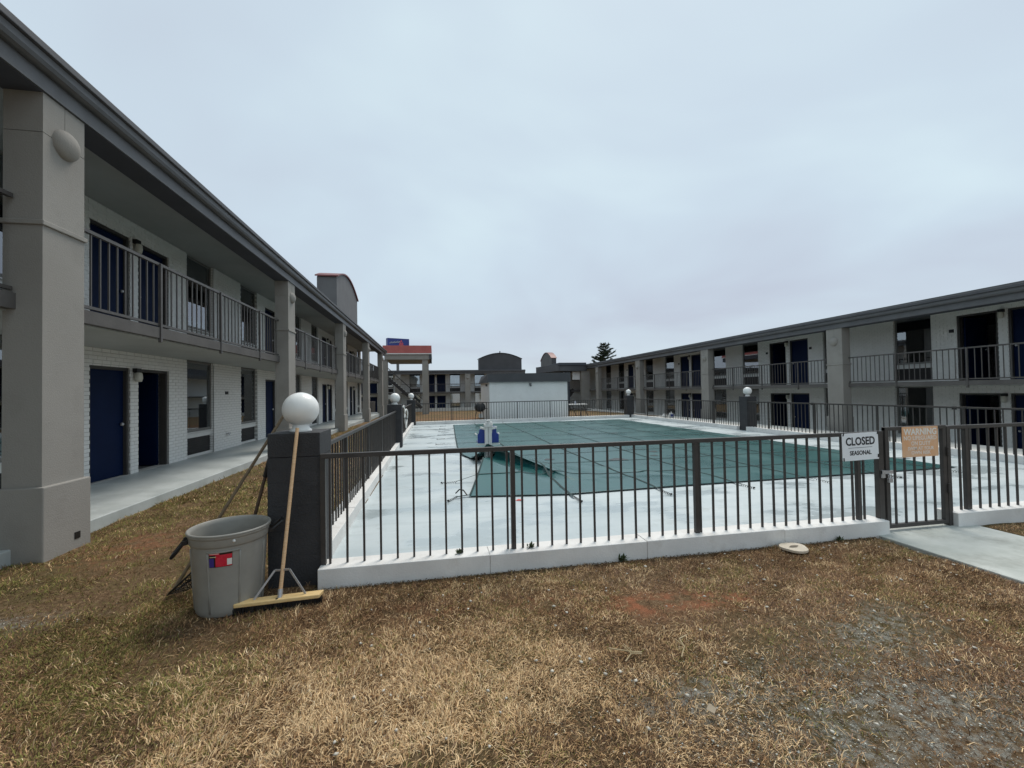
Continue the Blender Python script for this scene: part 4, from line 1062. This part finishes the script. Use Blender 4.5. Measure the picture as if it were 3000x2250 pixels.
# white hose hung on the far part of the side fence
s = MB(); pts = []
for k in range(26):
    t = 2 * math.pi * k / 26
    pts.append((-1.055 + .02 * math.sin(2 * t), 16.75 + .62 * math.cos(t), .62 + .34 * math.sin(t)))
s.tube(pts, .035, 8, closed=True)
s.tube([(-1.06, 16.2, .85), (-1.06, 15.95, 1.0), (-1.07, 15.8, 1.12), (-1.12, 15.75, 1.06)], .03, 8)
o = s.build('hose', M_WHITE, None, smooth='all'); tag(o, 'white hose looped over the side fence', 'hose')

# flat round lid on the grass
M_LID = mat('weathered_cream_lid', (0.55, 0.47, 0.36), (0.68, 0.60, 0.49), 0.6, 5, 0.2, 50)
ld = MB(); n = 26; cx, cy = 3.37, 3.565
top = []
for k in range(n):
    t = 2 * math.pi * k / n; r_ = .115 * (1 + .05 * math.sin(3 * t) + .03 * math.sin(5 * t))
    if 1.0 < t < 1.7: r_ *= .93
    top.append((cx + r_ * 1.05 * math.cos(t), cy + r_ * math.sin(t)))
for z in (.010, .034):
    for x, y in top: ld.v.append((x, y, z + .02 * (y - cy)))
ld.f = [tuple(range(n))[::-1], tuple(range(n, 2 * n))] + [(k, (k + 1) % n, n + (k + 1) % n, n + k) for k in range(n)]
o = ld.build('round_lid', M_LID, None, bevel=.004); tag(o, 'round cream lid lying on the grass by the white kerb', 'lid')
sub = MB(); sub.v = [(cx + .0 + .05 * math.cos(t) * (1 + .4 * math.sin(2 * t)), cy + .025 * math.sin(t), .0365) for t in np.linspace(0, 2 * math.pi, 14, endpoint=False)]; sub.f = [tuple(range(14))]
sub.build('mud_smear', mat('grey_mud', (0.14, 0.12, 0.09), (0.2, 0.17, 0.13), .9, 20), o, recalc=False)
# scraps on the deck
s = MB(); s.v = [(1.12, 6.03, .006), (1.20, 6.0, .012), (1.26, 6.04, .006), (1.18, 6.07, .018)]; s.f = [(0, 1, 2, 3)]
o = s.build('paper_scrap', mat('red_scrap', (.55, .06, .05), None, .6), None, recalc=False); tag(o, 'red paper scrap lying on the deck before the cover', 'scrap')

# ================================================================== pump house
ph = thing('pump_house', 'low white pump house with a flat charcoal roof past the far pool fence', 'building', (5.2, 25.3, -.1))
HX0, HX1, HY0, HY1 = 2.985, 7.44, 23.1, 27.4
MB().box(HX0, HY0, -.5, HX1, HY1, 2.12).build('wall', M_PUMP, ph)
s = MB(); w = .2
for x in np.arange(HX0 + .1, HX1, .2): s.box(x, HY0 - .006, -.3, x + .012, HY0 + .01, 2.118)
s.build('wall_battens', M_PUMP, ph, kind='stuff', recalc=False)
s = MB(); s.v = [(HX0 - .13, HY0 - .12, 2.135), (HX1 + .15, HY0 - .12, 2.135), (HX1 + .15, HY1 + .1, 2.135), (HX0 - .13, HY1 + .1, 2.135),
                 (HX0 - .10, HY0 - .10, 2.56), (HX1 + .13, HY0 - .10, 2.60), (HX1 + .13, HY1, 2.60), (HX0 + .02, HY1, 2.56)]
s.f = [(0, 3, 2, 1), (4, 5, 6, 7), (0, 1, 5, 4), (1, 2, 6, 5), (2, 3, 7, 6), (3, 0, 4, 7)]
rf = s.build('roof', M_ARCH2, ph)
MB().box(HX0 - .14, HY0 - .13, 2.10, HX1 + .16, HY1 + .11, 2.133).build('roof_edge', M_TRIM, rf)
s = MB(); s.box(5.2, HY0 - .09, 1.95, 5.32, HY0 - .002, 2.03); s.tube([(5.26, HY0 - .06, 1.95), (5.27, HY0 - .12, 1.88)], .05, 10); s.build('wall_light', M_TRIM, ph)
s = MB(); s.box(HX0 - .09, 24.0, 1.9, HX0 - .002, 24.15, 2.02); s.build('wall_light', M_TRIM, ph)
MB().box(HX1 - .03, HY0 - .012, -.3, HX1 + .012, HY0 + .05, 2.10).build('downpipe', M_TRIM, ph)

# grill by the pump house
gr = thing('barbecue_grill', 'black barbecue grill on legs beside the pump house', 'grill', (2.5, 23.2, 0))
q = MB(); prof = [(.001, .50), (.15, .52), (.26, .60), (.30, .70), (.30, .74)]
q.lathe(prof, 2.47, 23.25, 24); q.build('fire_bowl', M_BLACK, gr, smooth=True)
q = MB(); q.lathe([(.305, .74), (.30, .80), (.25, .92), (.15, 1.0), (.05, 1.03), (.001, 1.035)], 2.47, 23.25, 24); q.build('lid', M_BLACK, gr, smooth=True)
q = MB(); q.tube([(2.40, 23.25, 1.03), (2.40, 23.25, 1.09), (2.54, 23.25, 1.09), (2.54, 23.25, 1.03)], .012, 8); q.build('lid_handle', M_STEEL, gr)
for a in (R(40), R(150), R(270)):
    q = MB(); q.tube([(2.47 + .2 * math.cos(a), 23.25 + .2 * math.sin(a), .56), (2.47 + .33 * math.cos(a), 23.25 + .33 * math.sin(a), -.02)], .018, 8); q.build('leg', M_BLACK, gr)
MB().box(2.62, 23.1, .66, 2.86, 23.4, .70).build('side_shelf', M_BLACK, gr)
MB().box(2.40, 23.2, .16, 2.60, 23.4, .40).build('gas_bottle', M_SILL, gr, bevel=.05)
# picnic table
tb = thing('picnic_table', 'white topped metal picnic table beside the pump house', 'table', (8.9, 26, -.05))
MB().box(8.35, 25.7, .67, 9.55, 26.5, .72).build('tabletop', M_WHITE, tb, bevel=.01)
for y in (25.35, 26.85):
    MB().box(8.45, y - .13, .38, 9.6, y + .13, .42).build('bench', M_GRILLE, tb)
for x in (8.6, 9.35):
    for sy in (-1, 1):
        q = MB(); q.tube([(x, 26.1 + sy * .15, .67), (x + .1, 26.1 + sy * .75, -.08)], .022, 8); q.build('leg', M_GRILLE, tb)
    q = MB(); q.tube([(x, 25.3, .37), (x, 26.9, .37)], .02, 8); q.build('cross_tube', M_GRILLE, tb)
q = MB(); q.lathe([(.001, .72), (.05, .72), (.06, .80), (.045, .86), (.05, .9), (.001, .91)], 8.85, 26.0, 12); o = q.build('plastic_jug', mat('pale_blue_plastic', (.45, .5, .6), None, .4), None, smooth=True); tag(o, 'small pale jug standing on the picnic table', 'jug')

# white bags by the far long fence
for i, (x, y, h, lab) in enumerate(((12.3, 21.3, .26, 'small white bag, the plain one, behind the far long fence'), (12.35, 20.75, .36, 'taller white and blue bag behind the far long fence'))):
    q = MB(); q.lathe([(.001, 0), (.12, .0), (.15, h * .4), (.10, h * .75), (.03, h * .9), (.06, h), (.001, h)], x, y, 12)
    t = thing('bag', lab, 'bag', (x, y, 0), 'white bags on the grass'); q.build('sack', M_WHITE, t, smooth=True)
    if i: MB().box(x - .12, y - .155, .12, x + .04, y - .12, .24).build('printed_patch', M_SEAT, t)

# retaining walls round the court
M_RET = mat('white_retaining_wall', (0.55, 0.54, 0.51), (0.66, 0.65, 0.62), .7, 2, .2, 50, stain=((.36, .33, .28), 3, .5, .75, .6))
t = thing('low_wall', 'low white wall in front of the far motel wing beyond the lawn', 'wall', (4, 46, -.4))
for i in range(9): MB().box(-4.2 + i * 1.6 + .004, 46.0, -1.1, -4.2 + (i + 1) * 1.6 - .004, 46.2, -.02).build('wall_block', M_RET, t, bevel=.01)
t = thing('low_wall', 'low white wall along the foot of the wing past the pool', 'wall', (13.4, 22, -.2))
for i in range(16): MB().box(13.3, 4 + i * 2 + .004, -1.1, 13.5, 4 + (i + 1) * 2 - .004, .02 - .002 * i).build('wall_block', M_RET, t, bevel=.01)

# ================================================================== canopy, stairs, link roof, sign, tree
cn = thing('entrance_canopy', 'tall entrance canopy with a red metal fascia on grey columns', 'canopy', (-2.2, 39, 0))
MB().box(-4.17, 37.0, 4.985, -.145, 43.0, 5.64).build('red_fascia', M_RED, cn)
MB().box(-4.12, 36.97, 4.90, -.13, 43.03, 4.982).build('white_strip', M_WHITE, cn)
MB().box(-4.05, 37.1, 4.46, -.35, 42.9, 4.897).build('beam', M_COL, cn)
MB().box(-.34, 37.05, 4.50, -.15, 42.9, 4.897).build('end_bracket', M_BEAM, cn)
for x, y in ((-.95, 37.2), (-4.3, 37.2), (-.95, 42.2)):
    q = MB(); q.box(x, y, -.4, x + .49, y + .5, 4.457); c = q.build('column', M_COL, cn)
    MB().box(x - .03, y - .03, -.42, x + .52, y + .53, .52).build('plinth', M_COL, c)
# stairs beyond the left wing
M_STAIR = mat('dark_stair_steel', (0.045, 0.043, 0.045), (0.06, 0.057, 0.058), .6, 4)
stt = thing('steel_stair', 'dark steel stair beside the canopy column leading up to the balcony', 'stair', (-3, 44, 0))
for yy in (43.6, 44.7):
    q = MB(); q.bar((-4.6, yy, 3.3), (-1.2, yy, .1), .06, .28); q.build('stringer', M_STAIR, stt)
    q = MB(); q.bar((-4.6, yy, 4.25), (-1.2, yy, 1.05), .05, .05); q.build('handrail', M_STAIR, stt)
tm = shared_box('tread', .3, 1.1, .05)
for k in range(15):
    f = k / 14; put('tread', tm, M_WALK, (-4.5 + 3.2 * f, 44.15, 3.25 - 3.0 * f), stt)
MB().box(-6.6, 43.5, 3.25, -4.55, 46.8, 3.42).build('landing', M_STAIR, stt)
# end balcony beyond the left wing with a railing
eb = thing('stair_tower', 'dark open stair tower with a railing at the end of the near wing', 'stair tower', (-6.5, 40, 0))
MB().box(-9.5, 39.5, 2.7, -5.4, 42.5, 3.5).build('parapet', M_BEAM, eb)
MB().box(-9.5, 39.6, -.2, -5.5, 42.4, .9).build('base_wall', M_SLAB, eb)
q = MB(); q.bar((-9.3, 39.55, 5.0), (-5.5, 39.55, 4.2), .05, .06); rl = q.build('stair_railing', M_RAIL, eb)
for k in range(12):
    f = k / 11; q = MB(); q.box(-9.3 + 3.8 * f - .012, 39.54, 3.5, -9.3 + 3.8 * f + .012, 39.56, 5.0 - .8 * f); q.build('baluster', M_RAIL, rl)

lk = thing('stair_link', 'dark flat roofed stair link at the far corner beside the pump house', 'building', (13, 39, -.5))
MB().box(11.35, 37.6, 3.40, 13.98, 42.5, 3.90).build('fascia', M_TRIM2, lk)
MB().box(11.27, 37.5, 3.905, 13.9, 42.6, 4.16).build('roof', M_BEAM, lk, bevel=.02)
q = MB(); q.v = [(11.33, 37.65, 3.42), (11.33, 42.4, 3.42), (10.3, 42.4, 3.42), (11.33, 37.65, 4.02), (11.33, 42.4, 4.02), (10.3, 42.4, 4.02)]; q.f = [(0, 2, 1), (3, 4, 5), (0, 1, 4, 3), (1, 2, 5, 4), (2, 0, 3, 5)]
q.build('chamfered_fascia', M_TRIM2, lk)
MB().box(10.4, 42.6, -.9, 18, 42.8, 3.4).build('back_wall', M_PUMP, lk)
MB().box(12.75, 38.1, 2.6, 13.45, 38.25, 3.36).build('white_panel', M_PUMP, lk)
MB().box(13.5, 37.7, -.95, 14.3, 38.2, 3.4).build('column', M_COL, lk)
q = MB(); q.box(11.9, 38.2, -.9, 12.5, 39.0, 3.4); q.build('dark_shaft', M_BEAM, lk)
q = MB(); q.tube([(11.85, 37.9, -.9), (11.85, 37.9, 3.3)], .06, 10); q.build('pipe', M_STEEL, lk)
for yy in (38.6, 39.6):
    q = MB(); q.bar((11.2, yy, -.6), (13.0, yy, 1.7), .06, .35); q.build('stringer', M_STAIR, lk)
q = MB(); q.box(12.6, 38.3, 1.45, 13.5, 41, 1.62); q.build('landing', M_STAIR, lk)
q = MB(); q.bar((12.6, 38.28, 2.55), (13.5, 38.28, 2.55), .05, .05); rl = q.build('landing_railing', M_RAIL, lk)
for k in range(8):
    q = MB(); q.box(12.62 + k * .12, 38.27, 1.62, 12.64 + k * .12, 38.29, 2.53); q.build('baluster', M_RAIL, rl)
q = MB(); q.bar((10.9, 37.9, 1.7), (11.8, 37.9, 2.45), .06, .08); q.bar((10.9, 37.9, 1.45), (11.8, 37.9, 2.2), .05, .05); q.build('handrail', M_WHITE, lk)

M_BSIGN = mat('blue_sign_box', (0.025, 0.04, 0.20), (0.03, 0.05, 0.23), .4, 2)
M_PINK = mat('red_emblem', (0.62, 0.10, 0.14), None, .4)
bs_ = thing('road_sign', 'tall blue road sign on a steel pole above the red canopy', 'sign', (-5.6, 70, -.9))
MB().tube([(-5.6, 70.3, -.9), (-5.6, 70.3, 9.2)], .22, 12).build('sign_pole', M_TRIM, bs_, smooth=True)
ang = R(24); cx, cy = -5.55, 70
def sp(a, b): return (cx + a * math.cos(ang) - b * math.sin(ang), cy + a * math.sin(ang) + b * math.cos(ang))
q = MB()
for z in (8.9, 10.35):
    for a, b in ((-1.75, -.4), (1.75, -.4), (1.75, .4), (-1.75, .4)): q.v.append((*sp(a, b), z))
q.f = [(0, 3, 2, 1), (4, 5, 6, 7), (0, 1, 5, 4), (1, 2, 6, 5), (2, 3, 7, 6), (3, 0, 4, 7)]
bx = q.build('sign_box', M_BSIGN, bs_)
q = MB()
for k in range(7):
    a0 = -1.45 + k * .24
    p = [sp(a0 + .0, -.42), sp(a0 + .12, -.42), sp(a0 + .2, -.42)]
    z = 9.62 + .03 * k
    q.tube([(*p[0], z - .1), (*p[1], z + .12 + .06 * (k % 2)), (*p[2], z - .08)], .028, 6)
q.build('script_lettering', M_WHITE, bx)
q = MB()
for (a, z), (b, zz) in zip([(.05, 9.1), (.42, 10.1), (.8, 9.1), (.1, 9.55), (.75, 9.55)], [(.42, 10.1), (.8, 9.1), (.1, 9.55), (.75, 9.55), (.05, 9.1)]):
    q.bar((*sp(a, -.43), z), (*sp(b, -.43), zz), .03, .11)
q.build('star_emblem', M_PINK, bx)

# conifer behind the right wing
def conifer(label, x, y, h, rad):
    t = thing('conifer_tree', label, 'tree', (x, y, -.9))
    MB().tube([(x, y, -.9), (x, y, h * .55), (x + .1, y, h)], [.28, .16, .03], 8).build('trunk', mat('bark', (.06, .045, .035), (.09, .07, .05), .9, 8), t, smooth=True)
    rr = random.Random(5); s = MB()
    z = 3.2
    while z < h - .1:
        f = (h - z) / (h - 3.2)
        for k in range(5 if f > .3 else 4):
            a = rr.uniform(0, 2 * math.pi); L_ = rad * (.10 + .90 * f) * rr.uniform(.6, 1.15)
            L_ *= 1.0 + .22 * math.cos(a - .2)
            dxy = Vector((math.cos(a), math.sin(a), 0)); base = Vector((x + .1 * (1 - f), y, z))
            rise = rr.uniform(.25, .6)
            n_ = int(4 + 12 * L_)
            for m_ in range(n_):
                q = (m_ + rr.random()) / n_
                c = base + dxy * L_ * q + Vector((0, 0, L_ * rise * q * (.5 + .5 * q)))
                sp_ = .10 + .16 * (1 - q)
                for w_ in range(5):
                    dv = (dxy * rr.uniform(.5, 1.1) + Vector((rr.uniform(-.5, .5), rr.uniform(-.5, .5), rr.uniform(-.1, .7)))).normalized() * rr.uniform(.18, .42)
                    sd = dv.cross(Vector((rr.random(), rr.random(), rr.random()))).normalized() * .045
                    o_ = c + Vector((rr.uniform(-sp_, sp_), rr.uniform(-sp_, sp_), rr.uniform(-.08, .08)))
                    b = len(s.v); s.v += [tuple(o_ - sd), tuple(o_ + sd), tuple(o_ + dv)]; s.f.append((b, b + 1, b + 2))
        z += .34
    s.build('crown', mat('conifer_needles', (0.022, 0.035, 0.020), (0.045, 0.06, 0.03), .8, 1.2), t, recalc=False)
conifer('dark windswept conifer rising behind the roof past the pool', 24.9, 60, 8.7, 3.2)

# ================================================================== dry grass, gravel, debris
def col_attr(me, cols):
    at = me.attributes.new('tint', 'FLOAT_COLOR', 'POINT'); at.data.foreach_set('color', cols.astype(np.float32).ravel())
def tint_mat(name, rough=.85):
    M = bpy.data.materials.new(name); M.use_nodes = True; n, l = M.node_tree.nodes, M.node_tree.links
    b = n['Principled BSDF']; b.inputs['Roughness'].default_value = rough; b.inputs['Specular IOR Level'].default_value = .2
    a = n.new('ShaderNodeAttribute'); a.attribute_name = 'tint'; l.new(a.outputs['Color'], b.inputs['Base Color'])
    return M
M_BLADE = tint_mat('dry_grass_blade')
def np_mesh(name, v, tris, cols, material):
    me = bpy.data.meshes.new(name)
    me.vertices.add(len(v)); me.vertices.foreach_set('co', v.astype(np.float32).ravel())
    me.loops.add(len(tris) * 3); me.loops.foreach_set('vertex_index', tris.astype(np.int32).ravel())
    me.polygons.add(len(tris)); me.polygons.foreach_set('loop_start', np.arange(0, len(tris) * 3, 3, dtype=np.int32))
    me.polygons.foreach_set('loop_total', np.full(len(tris), 3, np.int32)) if hasattr(me.polygons[0], 'loop_total') and False else None
    me.update(calc_edges=True); me.validate()
    col_attr(me, cols)
    return link(name, me, material)
def allowed(x, y):
    ok = ~((x > -.99) & (x < 11.4) & (y > 3.675))            # deck and front kerbs
    ok &= ~((x > 4.49) & (x < 5.88))                          # path
    ok &= ~((x > -1.23) & (x < -.9) & (y > 4.1))              # side kerb
    ok &= ~((x > -1.36) & (x < -.93) & (y > 3.79) & (y < 4.23))
    ok &= ~(x < -4.02)
    ok &= ~((x < -3.72) & (y > 4.9) & (y < 5.52))
    ok &= ~(np.hypot(x + 1.505, y - 3.58) < .22)
    return ok
PAL = np.array([[.78, .57, .33], [.62, .415, .215], [.43, .26, .13], [.25, .14, .07], [.115, .066, .037], [.205, .195, .055], [.86, .72, .50], [.28, .18, .125]])
def zone_weights(x, y):
    n1 = fbm(x * .9 + 5, y * .9, 21); n2 = fbm(x * 1.7, y * 1.7 + 9, 33); n3 = fbm(x * 3.4, y * 3.4, 41); n4 = fbm(x * 7, y * 7, 61)
    st = lambda v, a, b: np.clip((v - a) / (b - a), 0, 1)
    leftg = np.clip((-.8 - x) / 1.1, 0, 1) * np.clip((y - 1.9) / .8, .25, 1)
    near = np.clip((3.0 - y) / 1.0, 0, 1) * np.clip(1.35 - np.abs(x + .1) / 1.6, 0, 1)
    rightz = np.clip((x - .9) / 1.3, 0, 1)
    top = np.clip((y - 2.6) / .8, 0, 1)
    w = np.zeros((len(x), 8))
    w[:, 0] = .12 + 1.7 * near * st(n2, .40, .56) + .9 * st(n4, .58, .72) * (1 - leftg)
    w[:, 1] = .40 + .9 * near + .5 * st(n3, .5, .65)
    w[:, 2] = .60
    w[:, 3] = .45 + 1.4 * st(n1, .5, .62) * (1 - near) + .3 * rightz + .5 * top
    w[:, 4] = .25 + 1.3 * st(n2, .50, .38) + .4 * rightz + .9 * st(n3, .46, .34)
    w[:, 5] = .06 + 4.6 * leftg * st(n1, .74, .52) + 1.6 * st(n3, .57, .66) * (.3 + .7 * rightz + .4 * leftg) + .8 * np.exp(-((x - .52) / .4) ** 2 - ((y - 3.09) / .15) ** 2)
    w[:, 6] = .03 + .30 * near * st(n4, .5, .7)
    w[:, 7] = .15 + 1.1 * rightz * st(n2, .42, .56)
    return w / w.sum(1, keepdims=True)
def make_blades(n, region, seed, lmin, lmax, wmin, wmax):
    rg = np.random.default_rng(seed)
    x0, x1, y0, y1, dens = region
    x = rg.uniform(x0, x1, n * 2); y = y0 + (y1 - y0) * rg.random(n * 2) ** dens
    k = allowed(x, y)
    # keep what the frame shows (with some margin)
    fwd = .1805 * x + .9834 * y; rt = .9835 * x - .1802 * y
    k &= (fwd > .3) & (np.abs(rt / np.maximum(fwd, .1)) < 1.45)
    # bare patches
    bare = fbm(x * 1.3 + 3, y * 1.3, 77)
    k &= ~((bare > .60) & (rg.random(len(x)) < .72))
    k &= rg.random(len(x)) > rmask(x, y) * .8
    grav = gmask(x, y)
    k &= rg.random(len(x)) > grav * .72
    x, y = x[k][:n], y[k][:n]; n = len(x)
    w = zone_weights(x, y); cum = w.cumsum(1); ci = (rg.random(n)[:, None] > cum).sum(1).clip(0, 7)
    col = PAL[ci] * rg.uniform(.75, 1.2, n)[:, None]
    L = rg.uniform(lmin, lmax, n) * (1 + .35 * (ci == 0)); W = rg.uniform(wmin, wmax, n)
    clump = fbm(x * 6, y * 6, 55)
    a = rg.uniform(0, 2 * np.pi, n) * .55 + clump * 9
    lean = np.clip(rg.normal(1.18, .34, n), .1, 1.54)              # mostly lying over
    d = np.stack([np.cos(a), np.sin(a)], 1); s = np.stack([-d[:, 1], d[:, 0]], 1)
    z0 = lawn_z(x, y) - .004 + np.clip(clump - .4, 0, 1) * .03
    base = np.stack([x, y, z0], 1)
    def pt(f, ln):
        h = L * f * np.cos(ln); r = L * f * np.sin(ln)
        return base + np.column_stack([d * r[:, None], h])
    curl = rg.normal(.12, .5, n)
    p1 = pt(.55, lean * .8); p2 = pt(1.0, np.clip(lean + curl, .05, 1.62))
    p2[:, 2] = np.maximum(p2[:, 2], z0 + .002)
    side = rg.normal(0, .38, n)
    p2[:, :2] += s * (L * side)[:, None]
    S = np.column_stack([s, np.zeros(n)]) * (W / 2)[:, None]
    v = np.stack([base - S, base + S, p1 - S * .8, p1 + S * .8, p2], 1).reshape(-1, 3)
    i0 = np.arange(n)[:, None] * 5
    t = np.concatenate([i0 + np.array([0, 1, 3]), i0 + np.array([0, 3, 2]), i0 + np.array([2, 3, 4])], 1).reshape(-1, 3)
    c = np.repeat(np.column_stack([col, np.ones(n)]), 5, 0)
    return v, t, c
sets = [make_blades(190000, (-2.6, 4.6, .9, 3.75, 1.0), 1, .016, .050, .0020, .0040),
        make_blades(60000, (-4.0, 0.2, 1.2, 7.5, 1.0), 2, .025, .060, .003, .005),
        make_blades(60000, (0.0, 7.0, 1.2, 3.75, 1.0), 3, .015, .040, .0022, .0042),
        make_blades(22000, (-4.0, -1.1, 7.0, 22.0, 1.3), 4, .04, .08, .006, .012)]
off = 0; VV, TT, CC = [], [], []
for v, t, c in sets:
    VV.append(v); TT.append(t + off); CC.append(c); off += len(v)
o = np_mesh('dry_grass', np.concatenate(VV), np.concatenate(TT), np.concatenate(CC), M_BLADE); o['kind'] = 'stuff'

# loose gravel, chips and leaf litter
rg = np.random.default_rng(5)
def pebbles(name, pos, size, cols, material):
    n = len(pos)
    oct_ = np.array([[1, 0, 0], [-1, 0, 0], [0, 1, 0], [0, -1, 0], [0, 0, 1], [0, 0, -1]], float)
    tri = np.array([[0, 2, 4], [2, 1, 4], [1, 3, 4], [3, 0, 4], [2, 0, 5], [1, 2, 5], [3, 1, 5], [0, 3, 5]])
    j = rg.uniform(.55, 1.25, (n, 6, 1)) * oct_[None]
    a = rg.uniform(0, 6.28, n); ca, sa = np.cos(a), np.sin(a)
    x = j[:, :, 0] * ca[:, None] - j[:, :, 1] * sa[:, None]; y = j[:, :, 0] * sa[:, None] + j[:, :, 1] * ca[:, None]
    v = np.stack([x * size[:, None] * rg.uniform(.6, 1.3, n)[:, None], y * size[:, None], j[:, :, 2] * size[:, None] * .55], 2) + pos[:, None, :]
    t = (np.arange(n)[:, None, None] * 6 + tri[None]).reshape(-1, 3)
    o = np_mesh(name, v.reshape(-1, 3), t, np.repeat(np.column_stack([cols, np.ones(n)]), 6, 0), material); o['kind'] = 'stuff'
    return o
M_STONE = tint_mat('gravel_stone', .8)
P_ = []
def blob(n, cx, cy, sx, sy): P_.append(np.column_stack([rg.normal(cx, sx, n), rg.normal(cy, sy, n)]))
blob(11000, 2.15, 1.72, .60, .30); blob(420, 1.3, 2.02, .3, .13); blob(380, 2.66, 2.27, .10, .05); blob(260, 2.8, 2.4, .35, .25); blob(350, -2.95, 3.6, .28, .09)
P_.append(np.column_stack([rg.uniform(-1, 4.4, 500), rg.uniform(1.5, 3.6, 500)])); P_.append(np.column_stack([rg.uniform(1.2, 4.4, 600), rg.uniform(1.5, 3.5, 600)])); P_.append(np.column_stack([rg.uniform(-3.6, -1, 160), rg.uniform(2, 7, 160)]))
xy = np.concatenate(P_); k = allowed(xy[:, 0], xy[:, 1]); xy = xy[k]
sz = rg.gamma(1.8, .0012, len(xy)).clip(.0011, .009)
base = np.array([[.64, .63, .55], [.27, .27, .235], [.55, .56, .51], [.16, .145, .12], [.44, .40, .31]])[rg.integers(0, 5, len(xy))] * rg.uniform(.7, 1.25, len(xy))[:, None]
pebbles('gravel', np.column_stack([xy, lawn_z(xy[:, 0], xy[:, 1]) + sz * .6 + .006]), sz, base, M_STONE)
# flat pale chips of concrete and paper
n = 190; x = rg.uniform(-.5, 4.4, n); y = rg.uniform(1.6, 3.62, n); k = allowed(x, y); x, y = x[k], y[k]
pebbles('chips', np.column_stack([x, y, lawn_z(x, y) + .022]), rg.uniform(.006, .017, len(x)), np.array([[.62, .58, .50]]) * rg.uniform(.75, 1.2, len(x))[:, None], M_STONE)
# damp litter caught along the kerb foot and on its top
n = 1500; x = rg.uniform(-.9, 4.65, n); y = 3.692 - np.abs(rg.normal(0, .03, n))
pebbles('litter', np.column_stack([x, y, rg.uniform(-.004, .006, n)]), rg.uniform(.003, .009, n), np.array([[.085, .058, .036]]) * rg.uniform(.6, 1.8, n)[:, None], M_STONE)

# weeds at the kerb
M_WEED = mat('weed_leaf', (0.035, 0.055, 0.02), (0.06, 0.08, 0.03), .7, 6)
def weed(label, x, y, z, h, n, seed):
    rr = random.Random(seed); s = MB()
    for k in range(n):
        a = rr.uniform(0, 6.28); L_ = h * rr.uniform(.5, 1.1); el = rr.uniform(.15, 1.3)
        d = Vector((math.cos(a) * math.cos(el), math.sin(a) * math.cos(el), math.sin(el))) * L_
        sd = Vector((-math.sin(a), math.cos(a), 0)) * (L_ * .16); p = Vector((x, y, z)) + Vector((rr.uniform(-.4, .4) * h, rr.uniform(-.3, .1) * h, 0))
        b = len(s.v); mid = p + d * .55 + Vector((0, 0, L_ * .08))
        s.v += [tuple(p), tuple(mid - sd), tuple(mid + sd), tuple(p + d)]; s.f += [(b, b + 1, b + 2), (b + 1, b + 3, b + 2)]
    o = s.build('weed', M_WEED, None, recalc=False); tag(o, label, 'weed', 'weeds growing at the front kerb')
weed('small weed tuft on the kerb top near the globe pier', .20, 3.80, .15, .05, 26, 1)
weed('straggling weed on the kerb top at the first fence post', .84, 3.80, .15, .055, 34, 2)
weed('dark upright weed at the kerb foot below mid fence', 1.66, 3.685, .0, .07, 26, 3)
weed('low weed at the kerb foot near the round lid', 4.0, 3.68, .0, .06, 26, 4)
for i, (x, y, pts) in enumerate(((1.38, 2.27, [(0, 0, .02), (.05, .05, .045), (.06, .12, .05), (.14, .17, .035)]), (1.05, 2.3, [(0, 0, .02), (.05, .03, .04), (.10, .0, .05)]), (1.0, 2.42, [(0, .0, .03), (.12, -.06, .03), (.18, -.06, .02)]))):
    s = MB(); s.tube([(x + a, y + b, c) for a, b, c in pts], .0035, 6)
    s.tube([(x + pts[1][0], y + pts[1][1], pts[1][2]), (x + pts[1][0] - .03, y + pts[1][1] + .05, pts[1][2] + .02)], .0025, 5)
    o = s.build('twig', mat('pale_twig', (.42, .33, .19), (.5, .4, .25), .8, 9), None)
    tag(o, ['forked pale twig lying on the grass, the longest one', 'short bent pale twig lying on the grass', 'straight pale twig lying on the grass'][i], 'twig', 'pale twigs on the grass')
s = MB(); s.v = [(1.26, 1.87, .03), (1.285, 1.845, .022), (1.315, 1.87, .026), (1.29, 1.895, .036)]; s.f = [(0, 1, 2, 3)]
o = s.build('fallen_leaf', mat('dead_leaf', (.28, .23, .17), (.34, .28, .2), .8, 20), None, recalc=False); tag(o, 'curled grey brown leaf on the gravelly grass', 'leaf')
